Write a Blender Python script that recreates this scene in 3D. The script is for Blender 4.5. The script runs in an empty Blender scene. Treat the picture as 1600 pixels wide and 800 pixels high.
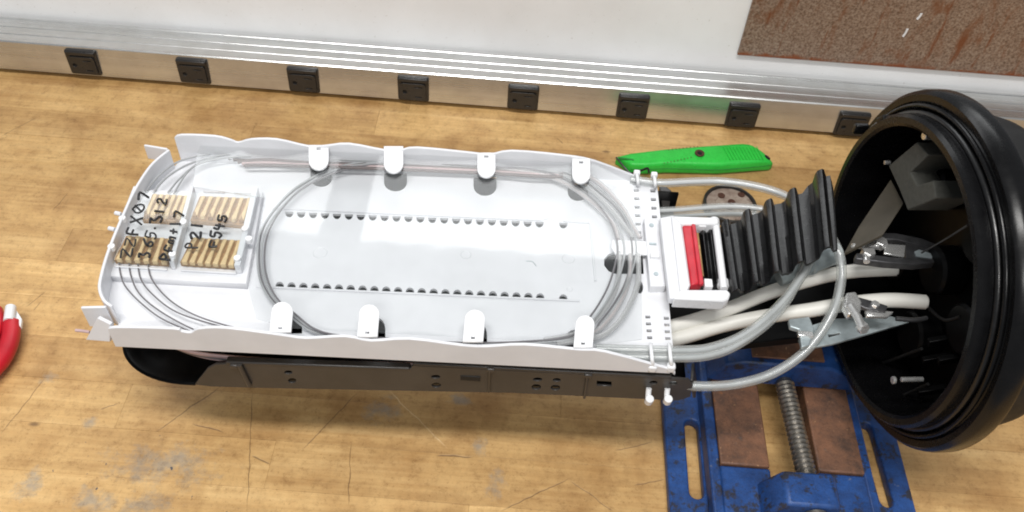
import bpy, bmesh, math, random
from mathutils import Vector, Matrix
random.seed(7)
SC = bpy.context.scene
COL = SC.collection

# ------------------------------------------------------------------ camera
F, DEP, ROLL, CH = 1400.0, math.radians(48), math.radians(4.4), 0.60
fw = Vector((0, math.cos(DEP), -math.sin(DEP)))
rt0 = Vector((1, 0, 0)); up0 = rt0.cross(fw)
RT = rt0 * math.cos(ROLL) + up0 * math.sin(ROLL)
UP = -rt0 * math.sin(ROLL) + up0 * math.cos(ROLL)
CAM = Vector((0, 0, CH))
cd = bpy.data.cameras.new('camera'); cam = bpy.data.objects.new('camera', cd); COL.objects.link(cam)
cd.sensor_fit = 'HORIZONTAL'; cd.sensor_width = 36; cd.lens = 36 * F / 1600
cd.clip_start = 0.01; cd.clip_end = 50
m = Matrix.Identity(4)
for i in range(3):
    m[i][0] = RT[i]; m[i][1] = UP[i]; m[i][2] = -fw[i]; m[i][3] = CAM[i]
cam.matrix_world = m
SC.camera = cam

# ------------------------------------------------------------------ light
w = bpy.data.worlds.new('World'); SC.world = w; w.use_nodes = True
w.node_tree.nodes['Background'].inputs[0].default_value = (0.93, 0.96, 1.0, 1)
w.node_tree.nodes['Background'].inputs[1].default_value = 0.24
def area(name, loc, target, sx, sy, power, col):
    l = bpy.data.lights.new(name, 'AREA'); l.shape = 'RECTANGLE'; l.size = sx; l.size_y = sy
    l.energy = power; l.color = col
    o = bpy.data.objects.new(name, l); COL.objects.link(o)
    o.location = loc
    d = Vector(target) - Vector(loc)
    z = -d.normalized(); x = Vector((1, 0, 0)); x = (x - z * x.dot(z)).normalized(); y = z.cross(x)
    o.rotation_euler = Matrix((x, y, z)).transposed().to_euler()
    return o
area('ceiling_tube_lamp', (-0.15, -0.14, 2.0), (-0.15, -0.14, 0), 1.25, 0.24, 37, (1.0, 0.98, 0.95))
area('rear_fill_lamp', (-0.1, -1.7, 2.2), (-0.1, -1.7, 0), 1.25, 0.24, 34, (1.0, 0.98, 0.95))  # fill lamp added behind the camera to brighten the back wall
area('ceiling_panel_lamp', (0.42, 3.32, 2.25), (0.42, 3.32, 0), 2.02, 2.00, 43, (0.98, 0.995, 1.0))
area('ceiling_panel_lamp_second', (-1.55, 3.34, 2.25), (-1.55, 3.34, 0), 1.60, 2.00, 34, (0.98, 0.995, 1.0))
SC.view_settings.view_transform = 'Standard'
SC.view_settings.look = 'None'
SC.view_settings.exposure = 0.0
SC.view_settings.gamma = 1.0
SC.cycles.filter_width = 1.9

# ------------------------------------------------------------------ pixel helpers (1600x800 photograph)
def ray(px, py): return fw * F + RT * (px - 800) - UP * (py - 400)
def P(px, py, z=0.0):
    d = ray(px, py); t = (z - CH) / d.z; return CAM + d * t
def PY(px, py, Y):
    d = ray(px, py); return CAM + d * (Y / d.y)
BC = Vector((0.271, 0.413, 0.158)); BYAW = 0.11
BA = Vector((math.cos(BYAW), math.sin(BYAW), 0)); BU = Vector((-math.sin(BYAW), math.cos(BYAW), 0)); BZ = Vector((0, 0, 1))
def PB(px, py, d):                      # on a plane across the closure axis, d behind the flange
    r = ray(px, py); t = ((BC + BA * d) - CAM).dot(BA) / r.dot(BA); return CAM + r * t

# ------------------------------------------------------------------ materials
def new_mat(name):
    mt = bpy.data.materials.new(name); mt.use_nodes = True
    nt = mt.node_tree; return mt, nt, nt.nodes['Principled BSDF']
def node(nt, typ, **kw):
    n = nt.nodes.new(typ)
    for k, v in kw.items(): setattr(n, k, v)
    return n
def ramp(nt, fac, stops):
    r = node(nt, 'ShaderNodeValToRGB')
    els = r.color_ramp.elements
    while len(els) < len(stops): els.new(0.5)
    for e, (p, c) in zip(els, stops):
        e.position = p; e.color = (*c, 1) if len(c) == 3 else c
    nt.links.new(fac, r.inputs[0]); return r.outputs[0]
def noise(nt, scale, detail=4, rough=0.55, stretch=None, coord='pos', dist=0.0):
    if coord == 'pos':
        src = node(nt, 'ShaderNodeNewGeometry').outputs['Position']
    else:
        src = node(nt, 'ShaderNodeTexCoord').outputs['Object']
    if stretch:
        mp = node(nt, 'ShaderNodeMapping'); mp.inputs['Scale'].default_value = stretch
        nt.links.new(src, mp.inputs[0]); src = mp.outputs[0]
    n = node(nt, 'ShaderNodeTexNoise'); n.inputs['Scale'].default_value = scale
    n.inputs['Detail'].default_value = detail; n.inputs['Roughness'].default_value = rough
    n.inputs['Distortion'].default_value = dist
    nt.links.new(src, n.inputs['Vector']); return n.outputs['Fac']
def mixc(nt, fac, a, b, mode='MIX'):
    n = node(nt, 'ShaderNodeMix', data_type='RGBA', blend_type=mode)
    for s, v in ((0, fac), (6, a), (7, b)):
        if hasattr(v, 'is_linked'): nt.links.new(v, n.inputs[s])
        elif isinstance(v, (tuple, list)): n.inputs[s].default_value = (*v, 1)
        else: n.inputs[s].default_value = v
    return n.outputs[2]
def math_n(nt, op, a, b=0.0, clamp=False):
    n = node(nt, 'ShaderNodeMath', operation=op); n.use_clamp = clamp
    for s, v in ((0, a), (1, b)):
        if hasattr(v, 'is_linked'): nt.links.new(v, n.inputs[s])
        else: n.inputs[s].default_value = v
    return n.outputs[0]
def bump(nt, bs, h, strength=0.2, dist=0.001):
    b = node(nt, 'ShaderNodeBump'); b.inputs['Strength'].default_value = strength; b.inputs['Distance'].default_value = dist
    nt.links.new(h, b.inputs['Height']); nt.links.new(b.outputs[0], bs.inputs['Normal'])
def pbr(name, col, rough=0.5, metal=0.0, var=0.12, scale=60, bmp=0.0, bscale=800, spec=0.5, rvar=0.1):
    mt, nt, bs = new_mat(name)
    n = noise(nt, scale)
    lo = tuple(c * (1 - var) for c in col); hi = tuple(min(1, c * (1 + var)) for c in col)
    nt.links.new(ramp(nt, n, [(0.3, lo), (0.7, hi)]), bs.inputs['Base Color'])
    rr = node(nt, 'ShaderNodeMapRange'); rr.inputs[3].default_value = max(0.02, rough - rvar); rr.inputs[4].default_value = min(1, rough + rvar)
    nt.links.new(noise(nt, scale * 2.3), rr.inputs[0]); nt.links.new(rr.outputs[0], bs.inputs['Roughness'])
    bs.inputs['Metallic'].default_value = metal; bs.inputs['Specular IOR Level'].default_value = spec
    if bmp: bump(nt, bs, noise(nt, bscale, 3), bmp, 0.0004)
    return mt
M = {}
M['white'] = pbr('white_plastic', (0.72, 0.73, 0.76), 0.38, var=0.05, scale=34, rvar=0.12, bmp=0.04, bscale=120)
M['white_gloss'] = pbr('white_gloss_plastic', (0.78, 0.79, 0.81), 0.28, var=0.02)
M['black'] = pbr('black_plastic', (0.004, 0.004, 0.0045), 0.26, var=0.3, scale=70, bmp=0.03, rvar=0.1, spec=0.28)
M['black_matte'] = pbr('black_moulding', (0.012, 0.0118, 0.012), 0.6, spec=0.3, var=0.2, bmp=0.08, bscale=1500)
M['inside'] = pbr('black_shaded_inside', (0.002, 0.002, 0.0022), 0.4, var=0.2, spec=0.15)  # interior shade put into the colour, blacker than the lit plastic
M['basket'] = pbr('basket_black', (0.035, 0.032, 0.030), 0.36, var=0.2, scale=40, bmp=0.1, bscale=1200)
M['rubber'] = pbr('rubber', (0.006, 0.006, 0.0065), 0.30, var=0.3, scale=150, bmp=0.12, bscale=700)
M['grey_foam'] = pbr('grey_foam', (0.085, 0.085, 0.074), 0.8, var=0.15, scale=300, bmp=0.3, bscale=2500)
M['olive'] = pbr('olive_strap', (0.05, 0.041, 0.027), 0.6, var=0.15)
M['steel'] = pbr('bright_steel', (0.84, 0.84, 0.83), 0.26, 0.78, var=0.1, scale=200)
M['zinc'] = pbr('zinc_plate', (0.40, 0.46, 0.48), 0.42, 0.45, var=0.2, scale=120)
M['dark_steel'] = pbr('dark_steel', (0.10, 0.10, 0.105), 0.4, 0.7, var=0.25, scale=150)
M['screw'] = pbr('threaded_rod', (0.30, 0.28, 0.25), 0.38, 0.9, var=0.35, scale=260)
M['cable'] = pbr('cream_cable', (0.68, 0.67, 0.625), 0.42, var=0.04, scale=30)
M['tube_core'] = pbr('tube_core', (0.42, 0.44, 0.46), 0.5, var=0.2, scale=50)
M['red'] = pbr('red_plastic', (0.52, 0.018, 0.035), 0.35, var=0.12, scale=80)
M['red_grip'] = pbr('red_grip', (0.50, 0.01, 0.022), 0.42, var=0.12, scale=60)
M['cream'] = pbr('cream_plastic', (0.72, 0.53, 0.28), 0.5, var=0.10, scale=300)
M['tan'] = pbr('tan_splice', (0.36, 0.21, 0.09), 0.5, var=0.2, scale=300)
M['ink'] = pbr('black_ink', (0.012, 0.012, 0.014), 0.4, var=0.2)
M['outlet'] = pbr('outlet_black', (0.022, 0.021, 0.021), 0.30, var=0.2, bmp=0.05)
M['slot'] = pbr('slot_black', (0.004, 0.004, 0.004), 0.8, var=0.1)
M['fiber'] = pbr('fibre_grey', (0.36, 0.37, 0.38), 0.35, var=0.2, scale=30)
M['fiber_dark'] = pbr('fibre_dark', (0.15, 0.14, 0.15), 0.4, var=0.2, scale=30)
M['pink_fiber'] = pbr('fibre_pink', (0.46, 0.33, 0.33), 0.4, var=0.25, scale=40)
M['fiber_brown'] = pbr('fibre_brown', (0.10, 0.065, 0.06), 0.4, var=0.25, scale=40)
M['screw_brown'] = pbr('rusty_screw', (0.10, 0.045, 0.03), 0.6, 0.4, var=0.4, scale=500)
M['dark_rim'] = pbr('dark_rim', (0.02, 0.018, 0.017), 0.5, var=0.2)

def clear_mat(name, tint, haze, rough=0.04, ior=1.5, hcol=(0.8, 0.84, 0.86), wavy=True):
    mt, nt, bs = new_mat(name); nt.nodes.remove(bs)
    out = nt.nodes['Material Output']
    tr = node(nt, 'ShaderNodeBsdfTransparent'); tr.inputs[0].default_value = (*tint, 1)
    gl = node(nt, 'ShaderNodeBsdfGlossy'); gl.inputs['Roughness'].default_value = rough
    df = node(nt, 'ShaderNodeBsdfDiffuse'); df.inputs[0].default_value = (*hcol, 1)
    lw = node(nt, 'ShaderNodeLayerWeight'); lw.inputs[0].default_value = 0.5
    f0 = ((ior - 1) / (ior + 1)) ** 2
    fr = node(nt, 'ShaderNodeMapRange'); fr.inputs[3].default_value = f0; fr.inputs[4].default_value = 1.0
    nt.links.new(math_n(nt, 'POWER', lw.outputs['Facing'], 4.0), fr.inputs[0])
    b = node(nt, 'ShaderNodeBump'); b.inputs['Strength'].default_value = 0.05; b.inputs['Distance'].default_value = 0.002
    nt.links.new(noise(nt, 18, 2), b.inputs['Height']); (nt.links.new(b.outputs[0], gl.inputs['Normal']) if wavy else None)
    m1 = node(nt, 'ShaderNodeMixShader'); m1.inputs[0].default_value = haze
    nt.links.new(tr.outputs[0], m1.inputs[1]); nt.links.new(df.outputs[0], m1.inputs[2])
    m2 = node(nt, 'ShaderNodeMixShader')
    nt.links.new(fr.outputs[0], m2.inputs[0]); nt.links.new(m1.outputs[0], m2.inputs[1]); nt.links.new(gl.outputs[0], m2.inputs[2])
    nt.links.new(m2.outputs[0], out.inputs[0]); return mt
M['clear'] = clear_mat('clear_cover', (0.975, 0.98, 0.98), 0.02)
M['clear_lid'] = clear_mat('clear_lid', (0.97, 0.98, 0.98), 0.015)
M['tube'] = clear_mat('clear_tube', (0.90, 0.91, 0.90), 0.24, 0.14, 1.5, (0.72, 0.74, 0.73), False)
M['tube_white'] = clear_mat('milky_tube', (0.9, 0.9, 0.9), 0.35, 0.15, 1.4, (0.8, 0.8, 0.8), False)

# wood of the bench: grain along x, tint per board, dark scratches and grey-blue smudges at their places
def wood():
    mt, nt, bs = new_mat('maple_board')
    geo = node(nt, 'ShaderNodeNewGeometry'); pos = geo.outputs['Position']
    oi = node(nt, 'ShaderNodeObjectInfo')
    off = node(nt, 'ShaderNodeVectorMath', operation='MULTIPLY_ADD')
    cx = node(nt, 'ShaderNodeCombineXYZ')
    for i in range(3): nt.links.new(oi.outputs['Random'], cx.inputs[i])
    nt.links.new(cx.outputs[0], off.inputs[0]); off.inputs[1].default_value = (7, 13, 3); nt.links.new(pos, off.inputs[2])
    def nz(scale, st, detail=5, dist=0.0, rough=0.6):
        mp = node(nt, 'ShaderNodeMapping'); mp.inputs['Scale'].default_value = st; nt.links.new(off.outputs[0], mp.inputs[0])
        n = node(nt, 'ShaderNodeTexNoise'); n.inputs['Scale'].default_value = scale; n.inputs['Detail'].default_value = detail
        n.inputs['Distortion'].default_value = dist; n.inputs['Roughness'].default_value = rough
        nt.links.new(mp.outputs[0], n.inputs['Vector']); return n.outputs['Fac']
    g1 = nz(34, (0.14, 1.6, 1), 6, 0.6)
    g2 = nz(160, (0.05, 2.0, 1), 5)
    g3 = noise(nt, 22, 5, 0.6)
    g4 = noise(nt, 420, 3, 0.7)
    c = ramp(nt, g1, [(0.25, (0.51, 0.315, 0.128)), (0.5, (0.64, 0.41, 0.172)), (0.75, (0.73, 0.495, 0.228))])
    c = mixc(nt, 0.55, c, ramp(nt, g2, [(0.3, (0.74, 0.67, 0.58)), (0.65, (1, 1, 1))]), 'MULTIPLY')
    c = mixc(nt, 1.0, c, ramp(nt, oi.outputs['Random'], [(0.0, (0.82, 0.79, 0.75)), (0.5, (0.98, 0.98, 0.97)), (1.0, (1.10, 1.12, 1.14))]), 'MULTIPLY')
    c = mixc(nt, 0.8, c, ramp(nt, g3, [(0.30, (0.70, 0.62, 0.55)), (0.55, (1, 1, 1))]), 'MULTIPLY')
    c = mixc(nt, 0.8, c, ramp(nt, g4, [(0.28, (0.62, 0.54, 0.46)), (0.42, (1, 1, 1))]), 'MULTIPLY')
    # smudges
    def blob(px, py, rx, ry):
        q = P(px, py, 0)
        v = node(nt, 'ShaderNodeVectorMath', operation='SUBTRACT'); nt.links.new(pos, v.inputs[0]); v.inputs[1].default_value = (q.x, q.y, 0)
        v2 = node(nt, 'ShaderNodeVectorMath', operation='MULTIPLY'); nt.links.new(v.outputs[0], v2.inputs[0]); v2.inputs[1].default_value = (1 / rx, 1 / ry, 0)
        l = node(nt, 'ShaderNodeVectorMath', operation='LENGTH'); nt.links.new(v2.outputs[0], l.inputs[0])
        return math_n(nt, 'SUBTRACT', 1.0, l.outputs['Value'], True)
    sm = None
    for a in [(45, 758, .016, .026), (142, 660, .012, .011), (750, 700, .010, .016), (772, 758, .014, .02), (255, 725, .07, .03), (150, 785, .035, .02), (600, 640, .025, .02), (230, 790, .04, .02), (75, 590, .012, .012), (720, 625, .02, .012)]:
        b = blob(*a); sm = b if sm is None else math_n(nt, 'MAXIMUM', sm, b)
    sn = noise(nt, 75, 8, 0.75)
    smv = math_n(nt, 'ADD', sm, math_n(nt, 'MULTIPLY', math_n(nt, 'SUBTRACT', sn, 0.56), 3.0))
    smf = ramp(nt, math_n(nt, 'MULTIPLY', smv, math_n(nt, 'MULTIPLY', sm, 4.0, True)), [(0.22, (0, 0, 0)), (0.85, (0.58, 0.58, 0.58))])
    c = mixc(nt, smf, c, (0.23, 0.235, 0.225))
    dk = ramp(nt, math_n(nt, 'MULTIPLY', math_n(nt, 'MULTIPLY', blob(225, 770, .13, .08), 4.0, True), noise(nt, 190, 3, 0.6)), [(0.70, (0, 0, 0)), (0.725, (0.9, 0.9, 0.9))])
    c = mixc(nt, dk, c, (0.05, 0.06, 0.08))
    # scratches
    segs = [((0, 680), (72, 588), .0005), ((240, 678), (350, 600), .0006), ((394, 610), (386, 800), .0005), ((560, 612), (470, 705), .0005),
            ((780, 800), (890, 747), .0006), ((0, 214), (60, 182), .0005), ((605, 607), (700, 702), -.0006), ((680, 712), (740, 714), .0009),
            ((82, 330), (108, 300), .0005), ((40, 480), (72, 455), .0005), ((52, 486), (66, 470), .0004), ((990, 760), (1040, 748), .0005),
            ((960, 705), (1020, 690), .0005), ((393, 712), (423, 725), .0009), ((548, 690), (545, 770), .0004), ((300, 662), (350, 676), .0008),
            ((870, 215), (880, 225), .0005), ((890, 750), (960, 800), .0004), ((156, 640), (184, 630), .0006), ((545, 735), (545, 790), .0004)]
    wob = noise(nt, 60, 2)
    dark = None; light = None
    for a, b, wd in segs:
        A = P(*a, 0); B = P(*b, 0); d = (B - A); L = d.length; d /= L
        v = node(nt, 'ShaderNodeVectorMath', operation='SUBTRACT'); nt.links.new(pos, v.inputs[0]); v.inputs[1].default_value = A
        du = node(nt, 'ShaderNodeVectorMath', operation='DOT_PRODUCT'); nt.links.new(v.outputs[0], du.inputs[0]); du.inputs[1].default_value = d
        dv = node(nt, 'ShaderNodeVectorMath', operation='DOT_PRODUCT'); nt.links.new(v.outputs[0], dv.inputs[0]); dv.inputs[1].default_value = (-d.y, d.x, 0)
        wv = math_n(nt, 'MULTIPLY_ADD', wob, 0.004); wv.node.inputs[2].default_value = -0.002
        ac = math_n(nt, 'ABSOLUTE', math_n(nt, 'ADD', dv.outputs['Value'], wv))
        lat = math_n(nt, 'SUBTRACT', 1.0, math_n(nt, 'DIVIDE', ac, abs(wd)), True)
        e1 = math_n(nt, 'MULTIPLY', du.outputs['Value'], 1 / (0.15 * L), True)
        e2 = math_n(nt, 'MULTIPLY', math_n(nt, 'SUBTRACT', L, du.outputs['Value']), 1 / (0.15 * L), True)
        k = math_n(nt, 'MULTIPLY', lat, math_n(nt, 'MULTIPLY', e1, e2))
        if wd > 0: dark = k if dark is None else math_n(nt, 'MAXIMUM', dark, k)
        else: light = k if light is None else math_n(nt, 'MAXIMUM', light, k)
    c = mixc(nt, math_n(nt, 'MULTIPLY', dark, 0.8), c, (0.10, 0.055, 0.025))
    c = mixc(nt, math_n(nt, 'MULTIPLY', light, 0.6), c, (0.80, 0.62, 0.38))
    hs = None
    for rot, sc_ in ((0.9, 1.0), (-0.7, 1.3), (0.15, 0.8)):
        mp = node(nt, 'ShaderNodeMapping'); mp.inputs['Rotation'].default_value = (0, 0, rot); mp.inputs['Scale'].default_value = (1.2 * sc_, 60 * sc_, 1); nt.links.new(pos, mp.inputs[0])
        nn_ = node(nt, 'ShaderNodeTexNoise'); nn_.inputs['Scale'].default_value = 9; nn_.inputs['Detail'].default_value = 2; nt.links.new(mp.outputs[0], nn_.inputs['Vector'])
        hs = nn_.outputs['Fac'] if hs is None else math_n(nt, 'MINIMUM', hs, nn_.outputs['Fac'])
    c = mixc(nt, 0.75, c, ramp(nt, hs, [(0.20, (0.60, 0.50, 0.40)), (0.275, (1, 1, 1))]), 'MULTIPLY')
    c = mixc(nt, 0.8, c, ramp(nt, noise(nt, 110, 8, 0.8), [(0.32, (0.60, 0.53, 0.45)), (0.47, (1, 1, 1)), (0.62, (1.12, 1.12, 1.12))]), 'MULTIPLY')
    c = mixc(nt, 0.6, c, ramp(nt, noise(nt, 13, 4, 0.6, dist=1.0), [(0.32, (0.68, 0.60, 0.52)), (0.52, (1, 1, 1)), (0.7, (1.08, 1.08, 1.08))]), 'MULTIPLY')
    # knots and small nicks
    vo = node(nt, 'ShaderNodeTexVoronoi'); vo.inputs['Scale'].default_value = 14; vo.inputs['Randomness'].default_value = 1
    mp = node(nt, 'ShaderNodeMapping'); mp.inputs['Scale'].default_value = (0.7, 1.6, 0.1); nt.links.new(pos, mp.inputs[0]); nt.links.new(mp.outputs[0], vo.inputs['Vector'])
    c = mixc(nt, ramp(nt, vo.outputs['Distance'], [(0.02, (0.8, 0.8, 0.8)), (0.055, (0, 0, 0))]), c, (0.16, 0.09, 0.04))
    nt.links.new(c, bs.inputs['Base Color'])
    rr = node(nt, 'ShaderNodeMapRange'); rr.inputs[3].default_value = 0.38; rr.inputs[4].default_value = 0.62
    nt.links.new(g3, rr.inputs[0]); nt.links.new(rr.outputs[0], bs.inputs['Roughness'])
    hh = math_n(nt, 'SUBTRACT', g2, math_n(nt, 'MULTIPLY', dark, 2.0))
    bump(nt, bs, hh, 0.25, 0.0006)
    return mt
M['wood'] = wood()
M['glue'] = pbr('dark_joint', (0.40, 0.25, 0.11), 0.7, var=0.2)

def brushed():
    mt, nt, bs = new_mat('brushed_aluminium')
    n = noise(nt, 90, 5, 0.6, (0.02, 1, 1)); n2 = noise(nt, 35, 4, 0.6)
    c = ramp(nt, n, [(0.3, (0.56, 0.57, 0.57)), (0.7, (0.68, 0.69, 0.69))])
    c = mixc(nt, 0.35, c, ramp(nt, n2, [(0.35, (0.72, 0.70, 0.66)), (0.6, (1, 1, 1))]), 'MULTIPLY')
    nt.links.new(c, bs.inputs['Base Color']); bs.inputs['Metallic'].default_value = 0.85
    rr = node(nt, 'ShaderNodeMapRange'); rr.inputs[3].default_value = 0.20; rr.inputs[4].default_value = 0.36
    nt.links.new(n, rr.inputs[0]); nt.links.new(rr.outputs[0], bs.inputs['Roughness'])
    return mt
M['alu'] = brushed()
def wallmat():
    mt, nt, bs = new_mat('white_wall_panel')
    c = ramp(nt, noise(nt, 9, 5), [(0.3, (0.80, 0.80, 0.80)), (0.65, (0.90, 0.91, 0.92))])
    c = mixc(nt, 0.6, c, ramp(nt, noise(nt, 240, 3, 0.7), [(0.26, (0.6, 0.57, 0.52)), (0.36, (1, 1, 1))]), 'MULTIPLY')
    nt.links.new(c, bs.inputs['Base Color']); bs.inputs['Roughness'].default_value = 0.5
    return mt
M['wall'] = wallmat()
def rustmat():
    mt, nt, bs = new_mat('rust_speckled_panel')
    c = ramp(nt, noise(nt, 420, 4, 0.7), [(0.32, (0.12, 0.075, 0.052)), (0.5, (0.27, 0.19, 0.14)), (0.72, (0.42, 0.345, 0.28))])
    big = noise(nt, 16, 5, 0.65, (1.6, 1, 0.8), dist=1.2)
    c = mixc(nt, ramp(nt, big, [(0.54, (0, 0, 0)), (0.66, (0.7, 0.7, 0.7))]), c, (0.20, 0.075, 0.03))
    mpr = node(nt, 'ShaderNodeMapping'); mpr.inputs['Rotation'].default_value = (0, 0.9, 0); mpr.inputs['Scale'].default_value = (5, 1, 0.7)
    nt.links.new(node(nt, 'ShaderNodeNewGeometry').outputs['Position'], mpr.inputs[0])
    ns = node(nt, 'ShaderNodeTexNoise'); ns.inputs['Scale'].default_value = 14; ns.inputs['Detail'].default_value = 6; ns.inputs['Roughness'].default_value = 0.7; nt.links.new(mpr.outputs[0], ns.inputs['Vector'])
    c = mixc(nt, ramp(nt, ns.outputs['Fac'], [(0.57, (0, 0, 0)), (0.64, (0.8, 0.8, 0.8))]), c, (0.19, 0.062, 0.022))
    geo = node(nt, 'ShaderNodeNewGeometry'); sp = node(nt, 'ShaderNodeSeparateXYZ'); nt.links.new(geo.outputs['Position'], sp.inputs[0])
    hz = node(nt, 'ShaderNodeMapRange'); hz.inputs[1].default_value = 0.06; hz.inputs[2].default_value = 0.078; hz.inputs[3].default_value = 1; hz.inputs[4].default_value = 0
    nt.links.new(sp.outputs['Z'], hz.inputs[0])
    e = math_n(nt, 'MULTIPLY', hz.outputs[0], noise(nt, 60, 5, 0.7))
    c = mixc(nt, ramp(nt, e, [(0.30, (0, 0, 0)), (0.42, (0.9, 0.9, 0.9))]), c, (0.24, 0.065, 0.018))
    nt.links.new(c, bs.inputs['Base Color']); bs.inputs['Roughness'].default_value = 0.45; bs.inputs['Metallic'].default_value = 0.24
    bump(nt, bs, noise(nt, 350, 4, 0.7), 0.3, 0.0005)
    return mt
M['rust_panel'] = rustmat()
def paintmat(name, base, dark, wear, wpos=0.60, rough=0.4, speck=None, worn=None):
    mt, nt, bs = new_mat(name)
    c = ramp(nt, noise(nt, 48, 6, 0.7), [(0.32, dark), (0.62, base)])
    wm = ramp(nt, noise(nt, 55, 7, 0.75), [(wpos, (0, 0, 0)), (wpos + 0.05, (0.9, 0.9, 0.9))])
    c = mixc(nt, wm, c, wear)
    if worn: c = mixc(nt, ramp(nt, noise(nt, 130, 6, 0.75), [(0.63, (0, 0, 0)), (0.69, (0.55, 0.55, 0.55))]), c, worn)
    c = mixc(nt, 0.6, c, ramp(nt, noise(nt, 700, 3, 0.7), [(0.3, (0.5, 0.45, 0.4)), (0.47, (1, 1, 1))]), 'MULTIPLY')
    if speck: c = mixc(nt, ramp(nt, noise(nt, 420, 2, 0.5), [(0.69, (0, 0, 0)), (0.74, (0.8, 0.8, 0.8))]), c, speck)
    nt.links.new(c, bs.inputs['Base Color'])
    rr = node(nt, 'ShaderNodeMapRange'); rr.inputs[3].default_value = rough - 0.1; rr.inputs[4].default_value = rough + 0.2
    nt.links.new(noise(nt, 90, 5, 0.7), rr.inputs[0]); nt.links.new(rr.outputs[0], bs.inputs['Roughness'])
    bump(nt, bs, noise(nt, 380, 5, 0.65), 0.35, 0.0008)
    return mt
M['blue'] = paintmat('blue_enamel', (0.019, 0.076, 0.27), (0.010, 0.032, 0.115), (0.026, 0.024, 0.026), 0.54, 0.42, None, (0.17, 0.18, 0.21))
M['rust'] = paintmat('rusty_iron', (0.21, 0.098, 0.054), (0.06, 0.036, 0.027), (0.30, 0.11, 0.03), 0.64, 0.55, (0.42, 0.24, 0.12), (0.12, 0.10, 0.09))
M['green'] = paintmat('green_plastic', (0.03, 0.60, 0.065), (0.022, 0.50, 0.05), (0.05, 0.42, 0.10), 0.66, 0.38)
M['green_dark'] = pbr('green_shadow_line', (0.015, 0.24, 0.035), 0.5)
M['disc_face'] = paintmat('worn_disc_face', (0.42, 0.35, 0.29), (0.20, 0.14, 0.11), (0.10, 0.06, 0.045), 0.56, 0.5)

# ------------------------------------------------------------------ mesh helpers
def tag(o, label, cat, group=None):
    o['label'] = label; o['category'] = cat
    if group: o['group'] = group
    return o
def link(o, parent=None):
    COL.objects.link(o)
    if parent is not None:
        o.parent = parent
        loc = Vector(parent.get('_wl', (0, 0, 0)))
        o.matrix_parent_inverse = Matrix.Translation(-loc)
    return o
WL = {}
def thing(name, label, cat, loc, group=None):
    o = bpy.data.objects.new(name, None); COL.objects.link(o); o.location = loc; o.empty_display_size = 0.01
    WL[o.name] = Vector(loc); return tag(o, label, cat, group)
def add(name, me, mat, parent=None, smooth=False):
    o = bpy.data.objects.new(name, me); COL.objects.link(o)
    if mat: me.materials.clear(); me.materials.append(mat)
    if parent is not None:
        o.parent = parent; o.matrix_parent_inverse = Matrix.Translation(-WL.get(parent.name, Vector()))
        WL[o.name] = Vector((0, 0, 0)) if parent.name not in WL else Vector((0, 0, 0))
    if smooth:
        for p in me.polygons: p.use_smooth = True
    return o
def sharp(o, deg=35):
    me = o.data
    for p in me.polygons: p.use_smooth = True
    me.set_sharp_from_angle(angle=math.radians(deg)); return o
def bev(o, wdt=0.0006, seg=2):
    b = o.modifiers.new('bevel', 'BEVEL'); b.width = wdt; b.segments = seg; b.limit_method = 'ANGLE'; b.angle_limit = math.radians(40)
    b.harden_normals = False
    for p in o.data.polygons: p.use_smooth = True
    o.data.set_sharp_from_angle(angle=math.radians(50)); return o
def mesh(name, v, f, mat, parent=None, smooth=False):
    me = bpy.data.meshes.new(name); me.from_pydata([tuple(x) for x in v], [], f); me.update()
    bm = bmesh.new(); bm.from_mesh(me); bmesh.ops.recalc_face_normals(bm, faces=bm.faces); bm.to_mesh(me); bm.free()
    return add(name, me, mat, parent, smooth)
def frame(ax, ay, az, o):
    mm = Matrix.Identity(4)
    for i in range(3): mm[i][0] = ax[i]; mm[i][1] = ay[i]; mm[i][2] = az[i]; mm[i][3] = o[i]
    return mm
def box(name, c, s, mat, parent=None, ax=(1, 0, 0), ay=(0, 1, 0), b=0.0008):
    ax = Vector(ax).normalized(); ay = Vector(ay).normalized(); az = ax.cross(ay); c = Vector(c)
    v = [c + ax * (i * s[0] / 2) + ay * (j * s[1] / 2) + az * (k * s[2] / 2) for i in (-1, 1) for j in (-1, 1) for k in (-1, 1)]
    f = [(0, 1, 3, 2), (4, 6, 7, 5), (0, 4, 5, 1), (2, 3, 7, 6), (0, 2, 6, 4), (1, 5, 7, 3)]
    o = mesh(name, v, f, mat, parent)
    if b: bev(o, b)
    return o
def prism(name, pts, dz, mat, parent=None, b=0.0008):
    """polygon (3D points) extruded by vector dz"""
    n = len(pts); dz = Vector(dz)
    v = [Vector(p) for p in pts] + [Vector(p) + dz for p in pts]
    f = [tuple(range(n)), tuple(range(n, 2 * n))] + [(i, (i + 1) % n, n + (i + 1) % n, n + i) for i in range(n)]
    o = mesh(name, v, f, mat, parent)
    if b: bev(o, b)
    return o
def curve_mesh(name, cu):
    ob = bpy.data.objects.new('temp', cu); COL.objects.link(ob)
    dg = bpy.context.evaluated_depsgraph_get()
    me = bpy.data.meshes.new_from_object(ob.evaluated_get(dg)); me.name = name
    bpy.data.objects.remove(ob); bpy.data.curves.remove(cu); return me
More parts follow.
